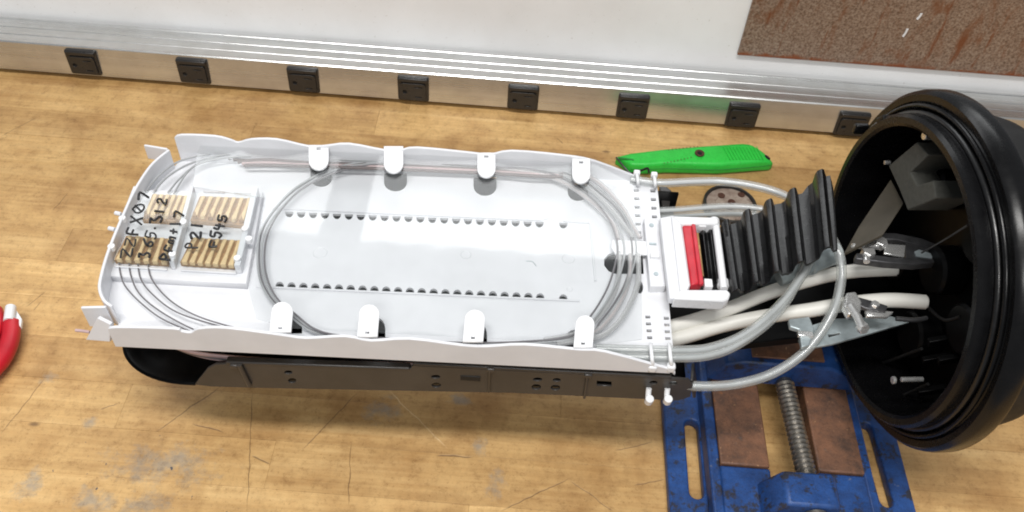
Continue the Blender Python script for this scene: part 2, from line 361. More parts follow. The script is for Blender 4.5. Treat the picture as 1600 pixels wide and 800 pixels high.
def plate(name, loops, t, mat, parent=None, M4=None, bevel=0.0):
    """flat plate with real holes: first loop outline, others holes (2D), thickness t centred on local z=0, placed by M4"""
    cu = bpy.data.curves.new('c', 'CURVE'); cu.dimensions = '2D'; cu.fill_mode = 'BOTH'; cu.extrude = t / 2 - bevel; cu.bevel_depth = bevel; cu.bevel_resolution = 1
    for lp in loops:
        s = cu.splines.new('POLY'); s.points.add(len(lp) - 1); s.use_cyclic_u = True
        for q, p in zip(s.points, lp): q.co = (p[0], p[1], 0, 1)
    me = curve_mesh(name, cu)
    if M4 is not None: me.transform(M4)
    o = add(name, me, mat, parent)
    return o
def smooth_pts(pts, n=8, closed=False):
    pts = [Vector(p) for p in pts]; out = []
    N = len(pts); rng = range(N if closed else N - 1)
    for i in rng:
        g = (lambda k: pts[k % N]) if closed else (lambda k: pts[max(0, min(N - 1, k))])
        a, b, c, d = g(i - 1), g(i), g(i + 1), g(i + 2)
        for j in range(n):
            t = j / n
            out.append(0.5 * ((2 * b) + (c - a) * t + (2 * a - 5 * b + 4 * c - d) * t * t + (-a + 3 * b - 3 * c + d) * t ** 3))
    if not closed: out.append(pts[-1])
    return out
def tube(name, pts, r, mat, parent=None, res=3, sm=8, closed=False, cap=True):
    pp = smooth_pts(pts, sm, closed) if sm else [Vector(p) for p in pts]
    cu = bpy.data.curves.new('c', 'CURVE'); cu.dimensions = '3D'; cu.bevel_depth = r; cu.bevel_resolution = res; cu.use_fill_caps = cap
    s = cu.splines.new('POLY'); s.points.add(len(pp) - 1); s.use_cyclic_u = closed
    for q, p in zip(s.points, pp): q.co = (*p, 1)
    me = curve_mesh(name, cu)
    return add(name, me, mat, parent, True)
def lathe(name, prof, M4, mat, parent=None, n=64, closed_prof=False):
    """prof = [(r, h)] about local z"""
    v = []; f = []
    k = len(prof)
    for i in range(n):
        a = 2 * math.pi * i / n
        for r, h in prof: v.append(M4 @ Vector((r * math.cos(a), r * math.sin(a), h)))
    for i in range(n):
        j = (i + 1) % n
        for q in range(k if closed_prof else k - 1):
            q2 = (q + 1) % k
            f.append((i * k + q, j * k + q, j * k + q2, i * k + q2))
    o = mesh(name, v, f, mat, parent); return sharp(o, 38)
def disc_cyl(name, c, axis, r, h, mat, parent=None, n=24, chamf=0.0):
    axis = Vector(axis).normalized(); t = Vector((0, 0, 1)) if abs(axis.z) < 0.9 else Vector((1, 0, 0))
    x = axis.cross(t).normalized(); y = axis.cross(x)
    ch = chamf or min(r, h) * 0.12
    return lathe(name, [(0.00001, 0), (r - ch, 0), (r, ch), (r, h - ch), (r - ch, h), (0.00001, h)], frame(x, y, axis, c), mat, parent, n)
def ellipse2(c, rx, ry, n=20, rot=0.0):
    return [(c[0] + rx * math.cos(a) * math.cos(rot) - ry * math.sin(a) * math.sin(rot), c[1] + rx * math.cos(a) * math.sin(rot) + ry * math.sin(a) * math.cos(rot)) for a in [2 * math.pi * i / n for i in range(n)]]
def rrect(cx, cy, sx, sy, r, n=4):
    out = []
    for (x, y, a0) in ((cx + sx / 2 - r, cy + sy / 2 - r, 0), (cx - sx / 2 + r, cy + sy / 2 - r, 90), (cx - sx / 2 + r, cy - sy / 2 + r, 180), (cx + sx / 2 - r, cy - sy / 2 + r, 270)):
        for i in range(n + 1):
            a = math.radians(a0 + 90 * i / n); out.append((x + r * math.cos(a), y + r * math.sin(a)))
    return out
XY = lambda p: (p[0], p[1])

# ------------------------------------------------------------------ setting: bench, wall
me = bpy.data.meshes.new('bench_top')
bench = box('bench_top', (0.05, 0.42, -0.024), (1.9, 0.80, 0.04), M['glue'], None, b=0)
bench['kind'] = 'structure'
WB, Y0 = 0.0393, 0.3365
rr = random.Random(4)
k = -7
joints = {-1: [-0.1654], 0: [], -2: [-0.017, -0.45]}
row = 0
for k in range(-8, 12):
    ya = Y0 + k * WB; yb = ya + WB
    if ya < 0.03 or ya > 0.80: continue
    xs = [-0.88]
    x = -0.88 + rr.uniform(0.1, 0.5)
    js = []
    while x < 0.95: js.append(x); x += rr.uniform(0.45, 0.9)
    if k == -1: js = [-0.62, -0.1654, 0.45]
    if k == 0: js = [-0.287, 0.44]
    if k == -2: js = [-0.5, -0.017, 0.6]
    if k == 8: js = [-0.27, 0.45]
    xs = [-0.88] + js + [0.98]
    for a, b_ in zip(xs[:-1], xs[1:]):
        if b_ - a < 0.02: continue
        g = 0.00006
        dz = rr.uniform(-0.00012, 0.00012)
        v = [(a + g, ya + g, -0.006), (b_ - g, ya + g, -0.006), (b_ - g, yb - g, -0.006), (a + g, yb - g, -0.006)]
        prism('plank', [(*q[:2], -0.010) for q in v], (0, 0, 0.010 + dz), M['wood'], bench, b=0.00012)

YF = 0.744
YW = 0.7895
wall = box('wall_back', (0.05, YW + 0.012, 0.095), (1.9, 0.02, 0.27), M['wall'], None, b=0); wall['kind'] = 'structure'

# ------------------------------------------------------------------ power strip
ps = thing('power_strip', 'long silver aluminium power strip with black outlets along the back wall', 'power strip', (0, YF, 0))
prof = [(YF + 0.0002, 0.0050), (YF - 0.0014, 0.0065), (YF + 0.0012, 0.0375), (YF + 0.0016, 0.0388), (YF + 0.0028, 0.0398), (YF + 0.0036, 0.0400), (YF + 0.0050, 0.0400), (YF + 0.0056, 0.0397), (YF + 0.0140, 0.0397),
        (YF + 0.0146, 0.0402), (YF + 0.0172, 0.0402), (YF + 0.0178, 0.0397), (YF + 0.0262, 0.0397), (YF + 0.0268, 0.0402), (YF + 0.0292, 0.0402), (YF + 0.0298, 0.0397),
        (YF + 0.0400, 0.0397), (YF + 0.0406, 0.0402), (YF + 0.0430, 0.0402), (YF + 0.0434, 0.0380), (YF + 0.0434, 0.0050)]
box('shade_strip', (0.05, YF + 0.024, 0.0026), (1.84, 0.026, 0.0046), M['black_matte'], ps, b=0)  # black strip imitating the shadow gap under the raised rail
# front face has openings for outlets: build rail body as extrusion
v = []; f = []
for x in (-0.88, 0.98):
    for y, z in prof: v.append((x, y, z))
n = len(prof)
f = [(i, (i + 1) % n, n + (i + 1) % n, n + i) for i in range(n)] + [tuple(range(n)), tuple(range(n, 2 * n))]
o = mesh('rail', v, f, M['alu'], ps); sharp(o, 25)
for i in range(8):
    ox = -0.457 + i * 0.11397; oz = 0.0225 - i * 0.0005
    bod = plate('outlet', [rrect(ox, oz, 0.0305, 0.0278, 0.0015)], 0.006, M['outlet'], ps, frame((1, 0, 0), (0, 0, 1), (0, -1, 0), (0, YF + 0.0005, 0)), 0.0008)
    box('lip', (ox, YF - 0.0032, oz + 0.0118), (0.0300, 0.0016, 0.0042), M['outlet'], bod, b=0.0006)
    plate('face', [rrect(ox, oz - 0.0022, 0.0262, 0.0205, 0.003),
                   rrect(ox + 0.0055, oz + 0.0040, 0.0085, 0.0014, 0.0002, 1), rrect(ox + 0.0055, oz - 0.0082, 0.0072, 0.0014, 0.0002, 1), ellipse2((ox - 0.0085, oz - 0.0022), 0.0026, 0.0024, 14)],
          0.0014, M['outlet'], bod, frame((1, 0, 0), (0, 0, 1), (0, -1, 0), (0, YF - 0.0034, 0)), 0.0002)
    for q in ((0.0055, 0.0040, 0.0085), (0.0055, -0.0082, 0.0072)):
        box('slot', (ox + q[0], YF - 0.0029, oz + q[1]), (q[2] * 0.98, 0.0004, 0.0013), M['slot'], bod, b=0)
    disc_cyl('ground_hole', (ox - 0.0085, YF - 0.0026, oz - 0.0022), (0, -1, 0), 0.0023, 0.0005, M['slot'], bod, 14)

# rusted plate on the wall
rp = thing('rust_plate', 'brown rust speckled metal plate fixed on the white wall at upper right', 'plate', (0.37, YW, 0.062))
box('sheet', (0.2165 + 0.32, YW - 0.0005, 0.062 + 0.083), (0.64, 0.003, 0.166), M['rust_panel'], rp, b=0.0004)
for (x0, y0, x1, y1) in ((1411, 57, 1418, 45), (1433, 30, 1440, 21)):
    a = PY(x0, y0, YW - 0.0022); b_ = PY(x1, y1, YW - 0.0022)
    tube('painted_glint', [a, (a + b_) / 2 + Vector((0.0004, 0, 0)), b_], 0.0012, M['white_gloss'], rp, 2, 3)  # white slivers stand in for glints on the plate

# ------------------------------------------------------------------ green utility knife
kn = thing('utility_knife', 'green plastic utility knife lying on the bench near the power strip', 'knife', P(1085, 265, 0))
KF = [(963, 245.5, .009), (985, 238, .015), (1040, 231, .0165), (1100, 226, .0165), (1160, 222, .0165), (1174, 223.5, .0165), (1190, 234, .0155), (1202, 246, .012), (1207, 254, .008)]
KN = [(964, 248, .008), (984, 269.5, .004), (1008, 271.5, .003), (1040, 271, .002), (1080, 272, .002), (1120, 273, .002), (1160, 270, .002), (1190, 267, .002), (1203, 263, .004), (1207, 257, .007)]
kf = [P(*a) for a in KF]; kq = [P(*a) for a in KN]
def ipol(L, x, c):
    if x <= L[0].x: return L[0][c]
    for p, q_ in zip(L[:-1], L[1:]):
        if x <= q_.x: t = (x - p.x) / max(1e-9, q_.x - p.x); return p[c] + (q_[c] - p[c]) * t
    return L[-1][c]
xa, xb = min(kf[0].x, kq[0].x), max(kf[-1].x, kq[-1].x)
v = []; f = []; NS = 48; CS = 16
for i in range(NS + 1):
    t = i / NS; x = xa + (xb - xa) * t
    yf = ipol(kf, x, 1); yn_ = ipol(kq, x, 1); h = ipol(kf, x, 2)
    if yf - yn_ < 0.002: yf, yn_ = (yf + yn_) / 2 + 0.001, (yf + yn_) / 2 - 0.001
    ym = (yf + yn_) / 2; hw = (yf - yn_) / 2; z0 = 0.0006; hh = (h - z0) / 2
    for j in range(CS):
        a_ = 2 * math.pi * (j + 0.5) / CS; ex = 0.38
        cyy = math.copysign(abs(math.cos(a_)) ** ex, math.cos(a_)); czz = math.copysign(abs(math.sin(a_)) ** ex, math.sin(a_))
        v.append((x, ym + hw * cyy, z0 + hh + hh * czz))
for i in range(NS):
    for j in range(CS): f.append((i * CS + j, i * CS + (j + 1) % CS, (i + 1) * CS + (j + 1) % CS, (i + 1) * CS + j))
f += [tuple(range(CS)), tuple(range(NS * CS, NS * CS + CS))]
o = mesh('body', v, f, M['green'], kn, True)
Kz = 0.0178
disc_cyl('screw', P(1093, 240, 0.0172), (0, 0, 1), 0.0048, 0.0012, M['screw_brown'], kn, 20)
disc_cyl('screw_slot', P(1093, 240, 0.0176), (0, 0, 1), 0.0026, 0.0010, M['slot'], kn, 6)
for i in range(11):
    x = 1130 + i * 5.2
    a = P(x, 229, 0.0172); b_ = P(x + 11, 249, 0.0172)
    tube('grip_ridge', [a, b_], 0.00045, M['green'], kn, 1, 0)
for i in range(9):
    for (x0, y0, x1, y1) in ((1038, 255, 1080, 246), (1045, 234, 1090, 229)):
        t = i / 8; q = P(x0 + (x1 - x0) * t, y0 + (y1 - y0) * t, 0.0173)
        disc_cyl('grip_dot', q, (0, 0, 1), 0.0006, 0.0003, M['screw_brown'], kn, 8)
disc_cyl('hang_hole', P(1198, 247, 0.0118), (0.45, 0.25, 0.85), 0.0034, 0.0016, M['slot'], kn, 20)
tube('blade_edge', [P(963, 246, .0095), P(972, 257, .008), P(983, 269, .005), P(990, 271, .004)], 0.0009, M['dark_steel'], kn, 2, 4)
tube('seam', [Vector((p.x, p.y + 0.0001, 0.0085)) for p in kq[1:-1]], 0.0004, M['green_dark'], kn, 1, 3)
prism('blade_slot', [P(966, 246, .0125), P(990, 250, .0145), P(990, 252, .0145), P(967, 248, .0125)], (0, 0, 0.0012), M['green_dark'], kn, b=0)
tube('slider', [P(988, 271, 0.013), P(1003, 266, 0.014), P(1012, 263, 0.014), P(1014, 270, 0.012)], 0.0011, M['black_matte'], kn, 2, 4)

# ------------------------------------------------------------------ round worn disc
dk = thing('round_disc', 'round worn pinkish disc with black rim behind the far tubes', 'disc', P(1140, 315, 0))
dc = P(1141, 318, 0.008); R0 = 0.0255
Md = frame((1, 0, 0), (0, 1, 0), (0, 0, 1), (dc.x, dc.y, 0.0005))
lathe('rim', [(R0 - 0.003, 0), (R0, 0.001), (R0, 0.008), (R0 - 0.001, 0.009), (R0 - 0.0022, 0.0085), (R0 - 0.003, 0.006)], Md, M['dark_rim'], dk, 48, True)
lathe('face', [(0.00001, 0.0005), (R0 - 0.0029, 0.0005), (R0 - 0.0029, 0.006), (R0 - 0.005, 0.0068), (0.014, 0.0068), (0.0135, 0.0062), (0.00001, 0.0062)], Md, M['disc_face'], dk, 48)
for (x, y) in ((1127, 306), (1158, 305), (1143, 316)):
    disc_cyl('stud', P(x, y, 0.0068), (0, 0, 1), 0.0036, 0.0009, M['screw_brown'], dk, 14)

# ------------------------------------------------------------------ red handled tool at left edge
rt_ = thing('red_snips', 'red gripped hand tool with a white tip at the left edge of bench', 'hand tool', P(10, 540, 0))
def flat_tube(name, pts, r, mat, parent, flat=1.0, res=4):
    o = tube(name, pts, r, mat, parent, res, 8); return o
g = [P(18, 505, 0.012), P(17, 525, 0.012), P(10, 548, 0.012), P(-4, 570, 0.012), P(-30, 592, 0.012), P(-70, 600, 0.012)]
flat_tube('handle', g, 0.0068, M['red_grip'], rt_)
g2 = [P(-8, 486, 0.012), P(-4, 500, 0.012), P(-6, 515, 0.012), P(-20, 535, 0.012), P(-50, 550, 0.012), P(-70, 600, 0.012)]
flat_tube('handle', g2, 0.0060, M['red_grip'], rt_)
a = P(17, 480, 0.016); b_ = P(14, 502, 0.016)
tube('tip', [a, (a + b_) / 2, b_], 0.0042, M['white_gloss'], rt_, 4, 4)
prism('spring_clip', [P(24, 482, 0.014), P(34, 498, 0.014), P(32, 511, 0.014), P(22, 498, 0.014)], (0, 0, -0.004), M['white_gloss'], rt_, b=0.0006)

# ------------------------------------------------------------------ blue vise
vz = thing('drill_press_vise', 'worn blue bench vise with rusty slides and threaded screw', 'vise', (0.216, 0.38, 0))
X0, X1 = 0.1275, 0.3045
def slot2(a, b_, w_, n=8):
    a = Vector(a[:2]); b_ = Vector(b_[:2]); d = (b_ - a).normalized(); nn = Vector((-d.y, d.x)); out = []
    a0 = math.atan2(nn.y, nn.x)
    for i in range(n + 1):
        t = a0 + math.pi * i / n; out.append((a.x + w_ * math.cos(t), a.y + w_ * math.sin(t)))
    for i in range(n + 1):
        t = a0 + math.pi + math.pi * i / n; out.append((b_.x + w_ * math.cos(t), b_.y + w_ * math.sin(t)))
    return out
ZB = 0.011
sl = slot2(P(1081, 664, ZB), P(1089, 768, ZB), 0.0066)
q = P(1340, 680, ZB); q2 = P(1371, 775, ZB)
sr = slot2(P(1354, 668, ZB), P(1386, 782, ZB), 0.0062)
rail = dict(L=[P(1106, 570, 0.026), P(1179, 570, 0.026), P(1202, 722, 0.026), P(1129, 724, 0.026)], R=[P(1250, 580, 0.026), P(1316, 580, 0.026), P(1347, 725, 0.026), P(1277, 725, 0.026)])
lx0 = 0.158; lx1 = 0.193
xl = (sum(p.x for p in (rail['L'][0], rail['L'][3])) / 2, sum(p.x for p in (rail['L'][1], rail['L'][2])) / 2)
xr = (sum(p.x for p in (rail['R'][0], rail['R'][3])) / 2, sum(p.x for p in (rail['R'][1], rail['R'][2])) / 2)
yr = rail['L'][3].y
gap = rrect((xl[1] + xr[0]) / 2, 0.395, xr[0] - xl[1], 0.15, 0.002, 2)
plate('base', [rrect((X0 + X1) / 2, 0.365, X1 - X0, 0.21, 0.008), sl, sr, gap], 0.010, M['blue'], vz, Matrix.Translation((0, 0, 0.0055)), 0.0012)
box('side_rib', ((xl[0] - 0.0045), 0.365, 0.0185), (0.008, 0.205, 0.016), M['blue'], vz, b=0.0015)
box('side_rib', ((xr[1] + 0.0040), 0.365, 0.0165), (0.007, 0.205, 0.012), M['blue'], vz, b=0.0015)
for xx in (xl, xr):
    box('slide', ((xx[0] + xx[1]) / 2, (yr + 0.465) / 2, 0.0185), (xx[1] - xx[0], 0.465 - yr, 0.0155), M['rust'], vz, b=0.0012)
    box('front_bed', ((xx[0] + xx[1]) / 2, yr - 0.0305, 0.0178), (xx[1] - xx[0] + 0.001, 0.060, 0.0135), M['blue'], vz, b=0.0015)
sx_ = (xl[1] + xr[0]) / 2
# screw: threaded rod, helical look from rings of thread
sa = P(1224, 592, 0.034); sb = P(1262, 750, 0.034)
sd = (sb - sa).normalized(); Ls = (sb - sa).length
prof = []; npitch = 21
prof.append((0.00001, 0.0)); prof.append((0.0045, 0.0)); prof.append((0.0058, 0.002))
h = 0.004
pitch = (Ls - 0.004) / npitch
for i in range(npitch):
    prof += [(0.0058, h), (0.0073, h + pitch * 0.38), (0.0073, h + pitch * 0.58), (0.0058, h + pitch * 0.95)]; h += pitch
prof.append((0.00001, h))
xx_ = sd.cross(Vector((0, 0, 1))).normalized(); yy_ = sd.cross(xx_)
lathe('screw', prof, frame(xx_, yy_, sd, sa), M['screw'], vz, 28)
# nut block at the front
nt0 = [P(1197, 795, 0.030), P(1224, 737, 0.046), P(1300, 735, 0.046), P(1312, 800, 0.046)]
cx_ = (P(1224, 737, 0.048).x + P(1302, 737, 0.048).x) / 2; wx = P(1302, 737, 0.048).x - P(1224, 737, 0.048).x
yn = P(1260, 737, 0.048).y
pr = [(-wx / 2 - 0.012, 0.011), (-wx / 2 - 0.012, 0.030), (-wx / 2, 0.048), (wx / 2 - 0.001, 0.048), (wx / 2 + 0.0015, 0.045), (wx / 2 + 0.002, 0.011)]
prism('nut_block', [(cx_ + a, yn, z) for a, z in pr], (0, P(1260, 790, 0.048).y - yn, 0), M['blue'], vz, b=0.0022)
disc_cyl('nut_boss', (cx_ + 0.004, P(1260, 790, 0.048).y, 0.036), (0, -1, 0), 0.009, 0.005, M['screw'], vz, 20)
# moving jaw
yj = P(1224, 600, 0.030).y
prism('jaw', [(xl[0] - 0.004, yj, 0.027), (xl[0] + 0.006, yj, 0.050), (xl[0] + 0.02, yj, 0.054), (xr[1] - 0.02, yj, 0.054), (xr[1] - 0.004, yj, 0.046), (xr[1] + 0.004, yj, 0.027)], (0, 0.028, 0), M['blue'], vz, b=0.002)
box('jaw_plate', ((xl[0] + xr[1]) / 2, yj + 0.031, 0.043), (xr[1] - xl[0] - 0.012, 0.005, 0.026), M['rust'], vz, b=0.0006)
box('jaw_cap', ((xl[0] + xr[1]) / 2, yj + 0.016, 0.0552), (xr[1] - xl[0] - 0.05, 0.022, 0.002), M['rust'], vz, b=0.0005)
box('fixed_jaw', ((xl[0] + xr[1]) / 2, yj + 0.058, 0.036), (xr[1] - xl[0] + 0.006, 0.034, 0.040), M['blue'], vz, b=0.002)

# ------------------------------------------------------------------ closure base (black)
cb = thing('closure_base', 'round black plastic closure base with thick flange on right', 'closure base', BC - BZ * 0.12)
MB = frame(BU, BZ, BA, BC)
ri = 0.0965
lathe('collar', [(ri, 0.032), (ri, -0.0165), (0.0985, -0.0182), (0.1025, -0.0182), (0.1045, -0.0160), (0.1045, -0.010), (0.1035, -0.009), (0.1035, -0.006), (0.1050, -0.005), (0.1050, 0.006), (0.1046, 0.030)], MB, M['black'], cb, 112)
lathe('flange', [(0.1056, -0.0045), (0.1085, -0.0060), (0.1105, -0.0040), (0.1115, -0.0030), (0.1128, -0.0052), (0.1170, -0.0056), (0.1195, -0.0030), (0.1203, 0.0005), (0.1203, 0.0070), (0.1195, 0.0090), (0.1150, 0.0100), (0.1085, 0.0105), (0.1056, 0.0165)], MB, M['black'], cb, 112)
lathe('ridge_ring', [(0.1098 + 0.0017 * math.cos(a), -0.0062 + 0.0017 * math.sin(a)) for a in [2 * math.pi * i / 10 for i in range(10)]], MB, M['black'], cb, 96, True)
lathe('seal_ring', [(0.1048 + 0.0022 * math.cos(a), -0.0075 + 0.0022 * math.sin(a)) for a in [2 * math.pi * i / 12 for i in range(12)]], MB, M['rubber'], cb, 96, True)
lathe('shell', [(0.1056, 0.0160), (0.1056, 0.020), (0.1050, 0.036), (0.1030, 0.043), (0.098, 0.048), (0.00001, 0.050)], MB, M['black_matte'], cb, 96)
lathe('floor', [(0.00001, 0.030), (0.0968, 0.030)], MB, M['inside'], cb, 64)
for ang, rr_ in ((40, .058), (110, .055), (180, .05), (255, .055), (320, .056), (0, 0)):
    c = BC + BA * 0.0301 + (BU * math.cos(math.radians(ang)) + BZ * math.sin(math.radians(ang))) * rr_
    disc_cyl('port', c, -BA, 0.017, 0.018, M['inside'], cb, 28, 0.002)
def LB(d, u_, z_): return BC + BA * d + BU * u_ + BZ * z_
# foam block bracket
fl = [(1388, 259), (1432, 222), (1450, 242), (1422, 269), (1433, 290), (1458, 282), (1462, 310), (1418, 329), (1405, 296)]
DZ = -0.006
prism('foam_block', [PB(x, y, DZ) for x, y in fl], BA * 0.028, M['grey_foam'], cb, b=0.0008)
# olive strap leaning inside
a0, a1 = PB(1397, 285, 0.000), PB(1322, 400, -0.055)
dd = (a1 - a0).normalized(); nn = BU.cross(dd).normalized(); side = dd.cross(nn).normalized()
prism('support_strap', [PB(1392, 280, -0.004), PB(1412, 318, 0.0), PB(1380, 366, -0.030), PB(1318, 397, -0.045), PB(1342, 354, -0.032)], (0.0, 0, -0.003), M['olive'], cb, b=0.0004)
def bolt(px, py, d0, d1, r, name='bolt', mat=M['steel']):
    c = PB(px, py, d0); bb = disc_cyl(name, c, BA, r, d1 - d0, mat, cb, 14); return bb
bolt(1443, 212, -0.004, 0.012, 0.0030); bolt(1464, 219, -0.006, 0.012, 0.0026); bolt(1487, 212, -0.008, -0.003, 0.0018)
bolt(1382, 254, -0.004, 0.0, 0.0016); bolt(1394, 594, -0.02, -0.018, 0.0026); bolt(1408, 593, -0.013, 0.002, 0.0017)
tube('ground_wire', [PB(1440, 395, 0.0), PB(1475, 375, 0.0), PB(1512, 352, -0.004)], 0.0006, M['dark_steel'], cb, 2, 5)
for q_ in ([(1370, 570), (1400, 560), (1440, 545)], [(1400, 622), (1425, 612), (1450, 600)], [(1450, 480), (1475, 500), (1500, 495)]):
    tube('lead', [PB(x, y, 0.012) for x, y in q_], 0.0012, M['black_matte'], cb, 2, 5)
for (x, y, l) in ((1465, 560, .02), (1480, 530, .025), (1455, 610, .018), (1490, 560, .02)):
    c = PB(x, y, 0.016); box('rib', c, (l, 0.004, 0.006), M['inside'], cb, ax=BA + BZ * 0.3, ay=BU, b=0.0006)
# cover lug on the rim
box('rim_lug', PB(1345, 201, -0.016), (0.010, 0.004, 0.008), M['black'], cb, ax=BA, ay=BU, b=0.001)
def rim_lug(ang):
    c = LB(-0.014, 0.1046 * math.cos(ang), 0.1046 * math.sin(ang))
    box('rim_lug', c, (0.007, 0.010, 0.0030), M['black'], cb, ax=BA, ay=(BU * -math.sin(ang) + BZ * math.cos(ang)), b=0.0006)
rim_lug(0.62)

# steel clevis clamp holding the upper cable
cl = thing('cable_clevis', 'shiny steel clevis clamp with bolt inside the black closure base', 'clamp', LB(-0.04, 0, 0))
CZ = 0.165
def C(px, py, dz=0): return P(px, py, CZ + dz)
ax_ = (C(1525, 405) - C(1345, 384)).normalized(); ay_ = Vector((-ax_.y, ax_.x, 0))
prism('fork_arm', [C(1338, 362), C(1400, 364), C(1440, 372), C(1470, 384), C(1470, 390), C(1400, 374), C(1338, 373)], (0, 0, -0.006), M['dark_steel'], cl, b=0.0006)
prism('fork_arm', [C(1338, 404), C(1385, 410), C(1430, 413), C(1470, 409), C(1470, 403), C(1400, 402), C(1338, 395)], (0, 0, -0.006), M['dark_steel'], cl, b=0.0006)
prism('shank', [C(1415, 375, -.001), C(1465, 386, -.001), C(1522, 395, -.001), C(1522, 412, -.001), C(1465, 409, -.001), C(1415, 405, -.001)], (0, 0, -0.004), M['dark_steel'], cl, b=0.0006)
prism('shank_inset', [C(1429, 393, .0004), C(1436, 390, .0004), C(1458, 397, .0004), C(1456, 404, .0004), C(1432, 400, .0004)], (0, 0, -0.001), M['zinc'], cl, b=0)
prism('shank_inset', [C(1472, 398, .0004), C(1479, 399, .0004), C(1479, 406, .0004), C(1472, 405, .0004)], (0, 0, -0.001), M['steel'], cl, b=0)
prism('tongue', [C(1382, 383), C(1414, 385), C(1412, 403), C(1380, 398)], (0, 0, 0.0015), M['steel'], cl, b=0.0004)
tube('cross_pin', [C(1353, 362, .001), C(1353, 384, .001), C(1354, 409, .001)], 0.0022, M['steel'], cl, 3, 0)
disc_cyl('bolt_head', C(1373, 385, -.001), (0, 0, 1), 0.0045, 0.006, M['steel'], cl, 6)
tube('bolt_shaft', [C(1331, 384, .001), C(1350, 385, .001), C(1372, 386, .001)], 0.0018, M['steel'], cl, 3, 0)
for p_ in ((1353, 366), (1353, 402)):
    disc_cyl('nut', C(p_[0], p_[1], -.003), (0, 0, 1), 0.0045, 0.007, M['steel'], cl, 6)
tube('stud', [C(1500, 403, -.002), C(1535, 408, -.002)], 0.0042, M['dark_steel'], cl, 4, 0)
disc_cyl('stud_nut', C(1514, 404, -.0045), BA, 0.0052, 0.006, M['steel'], cl, 6)

# clamp on lower cable + zinc bracket plate
lc = thing('cable_clamp', 'small steel screw clamp gripping the lower white cable', 'clamp', P(1335, 490, 0.14))
Z2 = 0.148
def D(px, py, dz=0): return P(px, py, Z2 + dz)
prism('saddle', [D(1318, 466), D(1332, 464), D(1342, 480), D(1340, 496), D(1322, 500), D(1314, 486)], (0, 0, 0.006), M['steel'], lc, b=0.001)
prism('strap', [D(1338, 468), D(1360, 474), D(1385, 482), D(1382, 490), D(1350, 486), D(1338, 480)], (0, 0, 0.003), M['dark_steel'], lc, b=0.0006)
prism('strap', [D(1350, 488, -.003), D(1394, 491, -.003), D(1385, 499, -.003), D(1352, 498, -.003)], (0, 0, 0.003), M['steel'], lc, b=0.0006)
tube('clamp_screw', [D(1328, 478, .007), D(1340, 496, .007), D(1347, 514, .006)], 0.0028, M['steel'], lc, 3, 0)
disc_cyl('screw_head', D(1344, 509, .004), Vector((0.25, -0.7, 0.3)), 0.0040, 0.005, M['steel'], lc, 6)
disc_cyl('nut', D(1366, 478, .0028), (0, 0, 1), 0.0028, 0.003, M['steel'], lc, 6)
tube('hook', [D(1400, 498, -.004), D(1430, 500, -.004), D(1448, 497, -.004)], 0.0016, M['dark_steel'], lc, 2, 3)
brk = thing('mounting_bracket', 'grey zinc bracket plate clamped in the blue vise', 'bracket', (0.222, yj + 0.033, 0.05))
Z3 = 0.128
def E_(px, py, dz=0): return P(px, py, Z3 + dz)
plate('arm_plate', [[XY(E_(*a)) for a in ((1262, 512), (1300, 500), (1392, 496), (1418, 505), (1300, 538), (1254, 546), (1248, 532))],
                    [XY(E_(*a)) for a in ((1292, 524), (1312, 520), (1313, 524), (1294, 529))]], 0.0022, M['zinc'], brk, Matrix.Translation((0, 0, Z3)), 0.0003)
prism('hook_plate', [E_(1230, 504, .002), E_(1262, 500, .002), E_(1270, 520, .002), E_(1262, 545, .002), E_(1250, 548, .002), E_(1246, 520, .002), E_(1232, 516, .002)], (0, 0, 0.004), M['zinc'], brk, b=0.0008)
box('clip', E_(1258, 523, .007), (0.010, 0.004, 0.003), M['steel'], brk, b=0.0005)
pb = E_(1258, 530)
box('post', (pb.x - 0.004, (yj + 0.0385), 0.085), (0.024, 0.0030, 0.085), M['zinc'], brk, b=0.0004)
box('post_flange', (pb.x - 0.001, yj + 0.045, 0.1250), (0.03, 0.022, 0.0030), M['zinc'], brk, b=0.0004)

# ------------------------------------------------------------------ splice tray (white)
ZT, ZF = 0.150, 0.131            # wall top, floor top
tr = thing('splice_tray', 'long white plastic splice tray with tabs and wavy walls', 'splice tray', P(600, 400, ZF))
def T(px, py): return P(px, py, ZT)
far_top = [(272, 216), (283, 211), (335, 213), (360, 219), (372, 223), (392, 218), (432, 218), (482, 229), (510, 228), (545, 225), (600, 235), (625, 235), (652, 231), (735, 239), (765, 242), (800, 236), (880, 243), (930, 252)]
near_top = [(170, 512), (182, 508), (272, 510), (284, 514), (300, 516), (312, 510), (355, 509), (440, 520), (480, 525), (540, 522), (580, 529), (640, 526), (720, 536), (760, 538), (820, 535), (905, 543), (945, 546)]
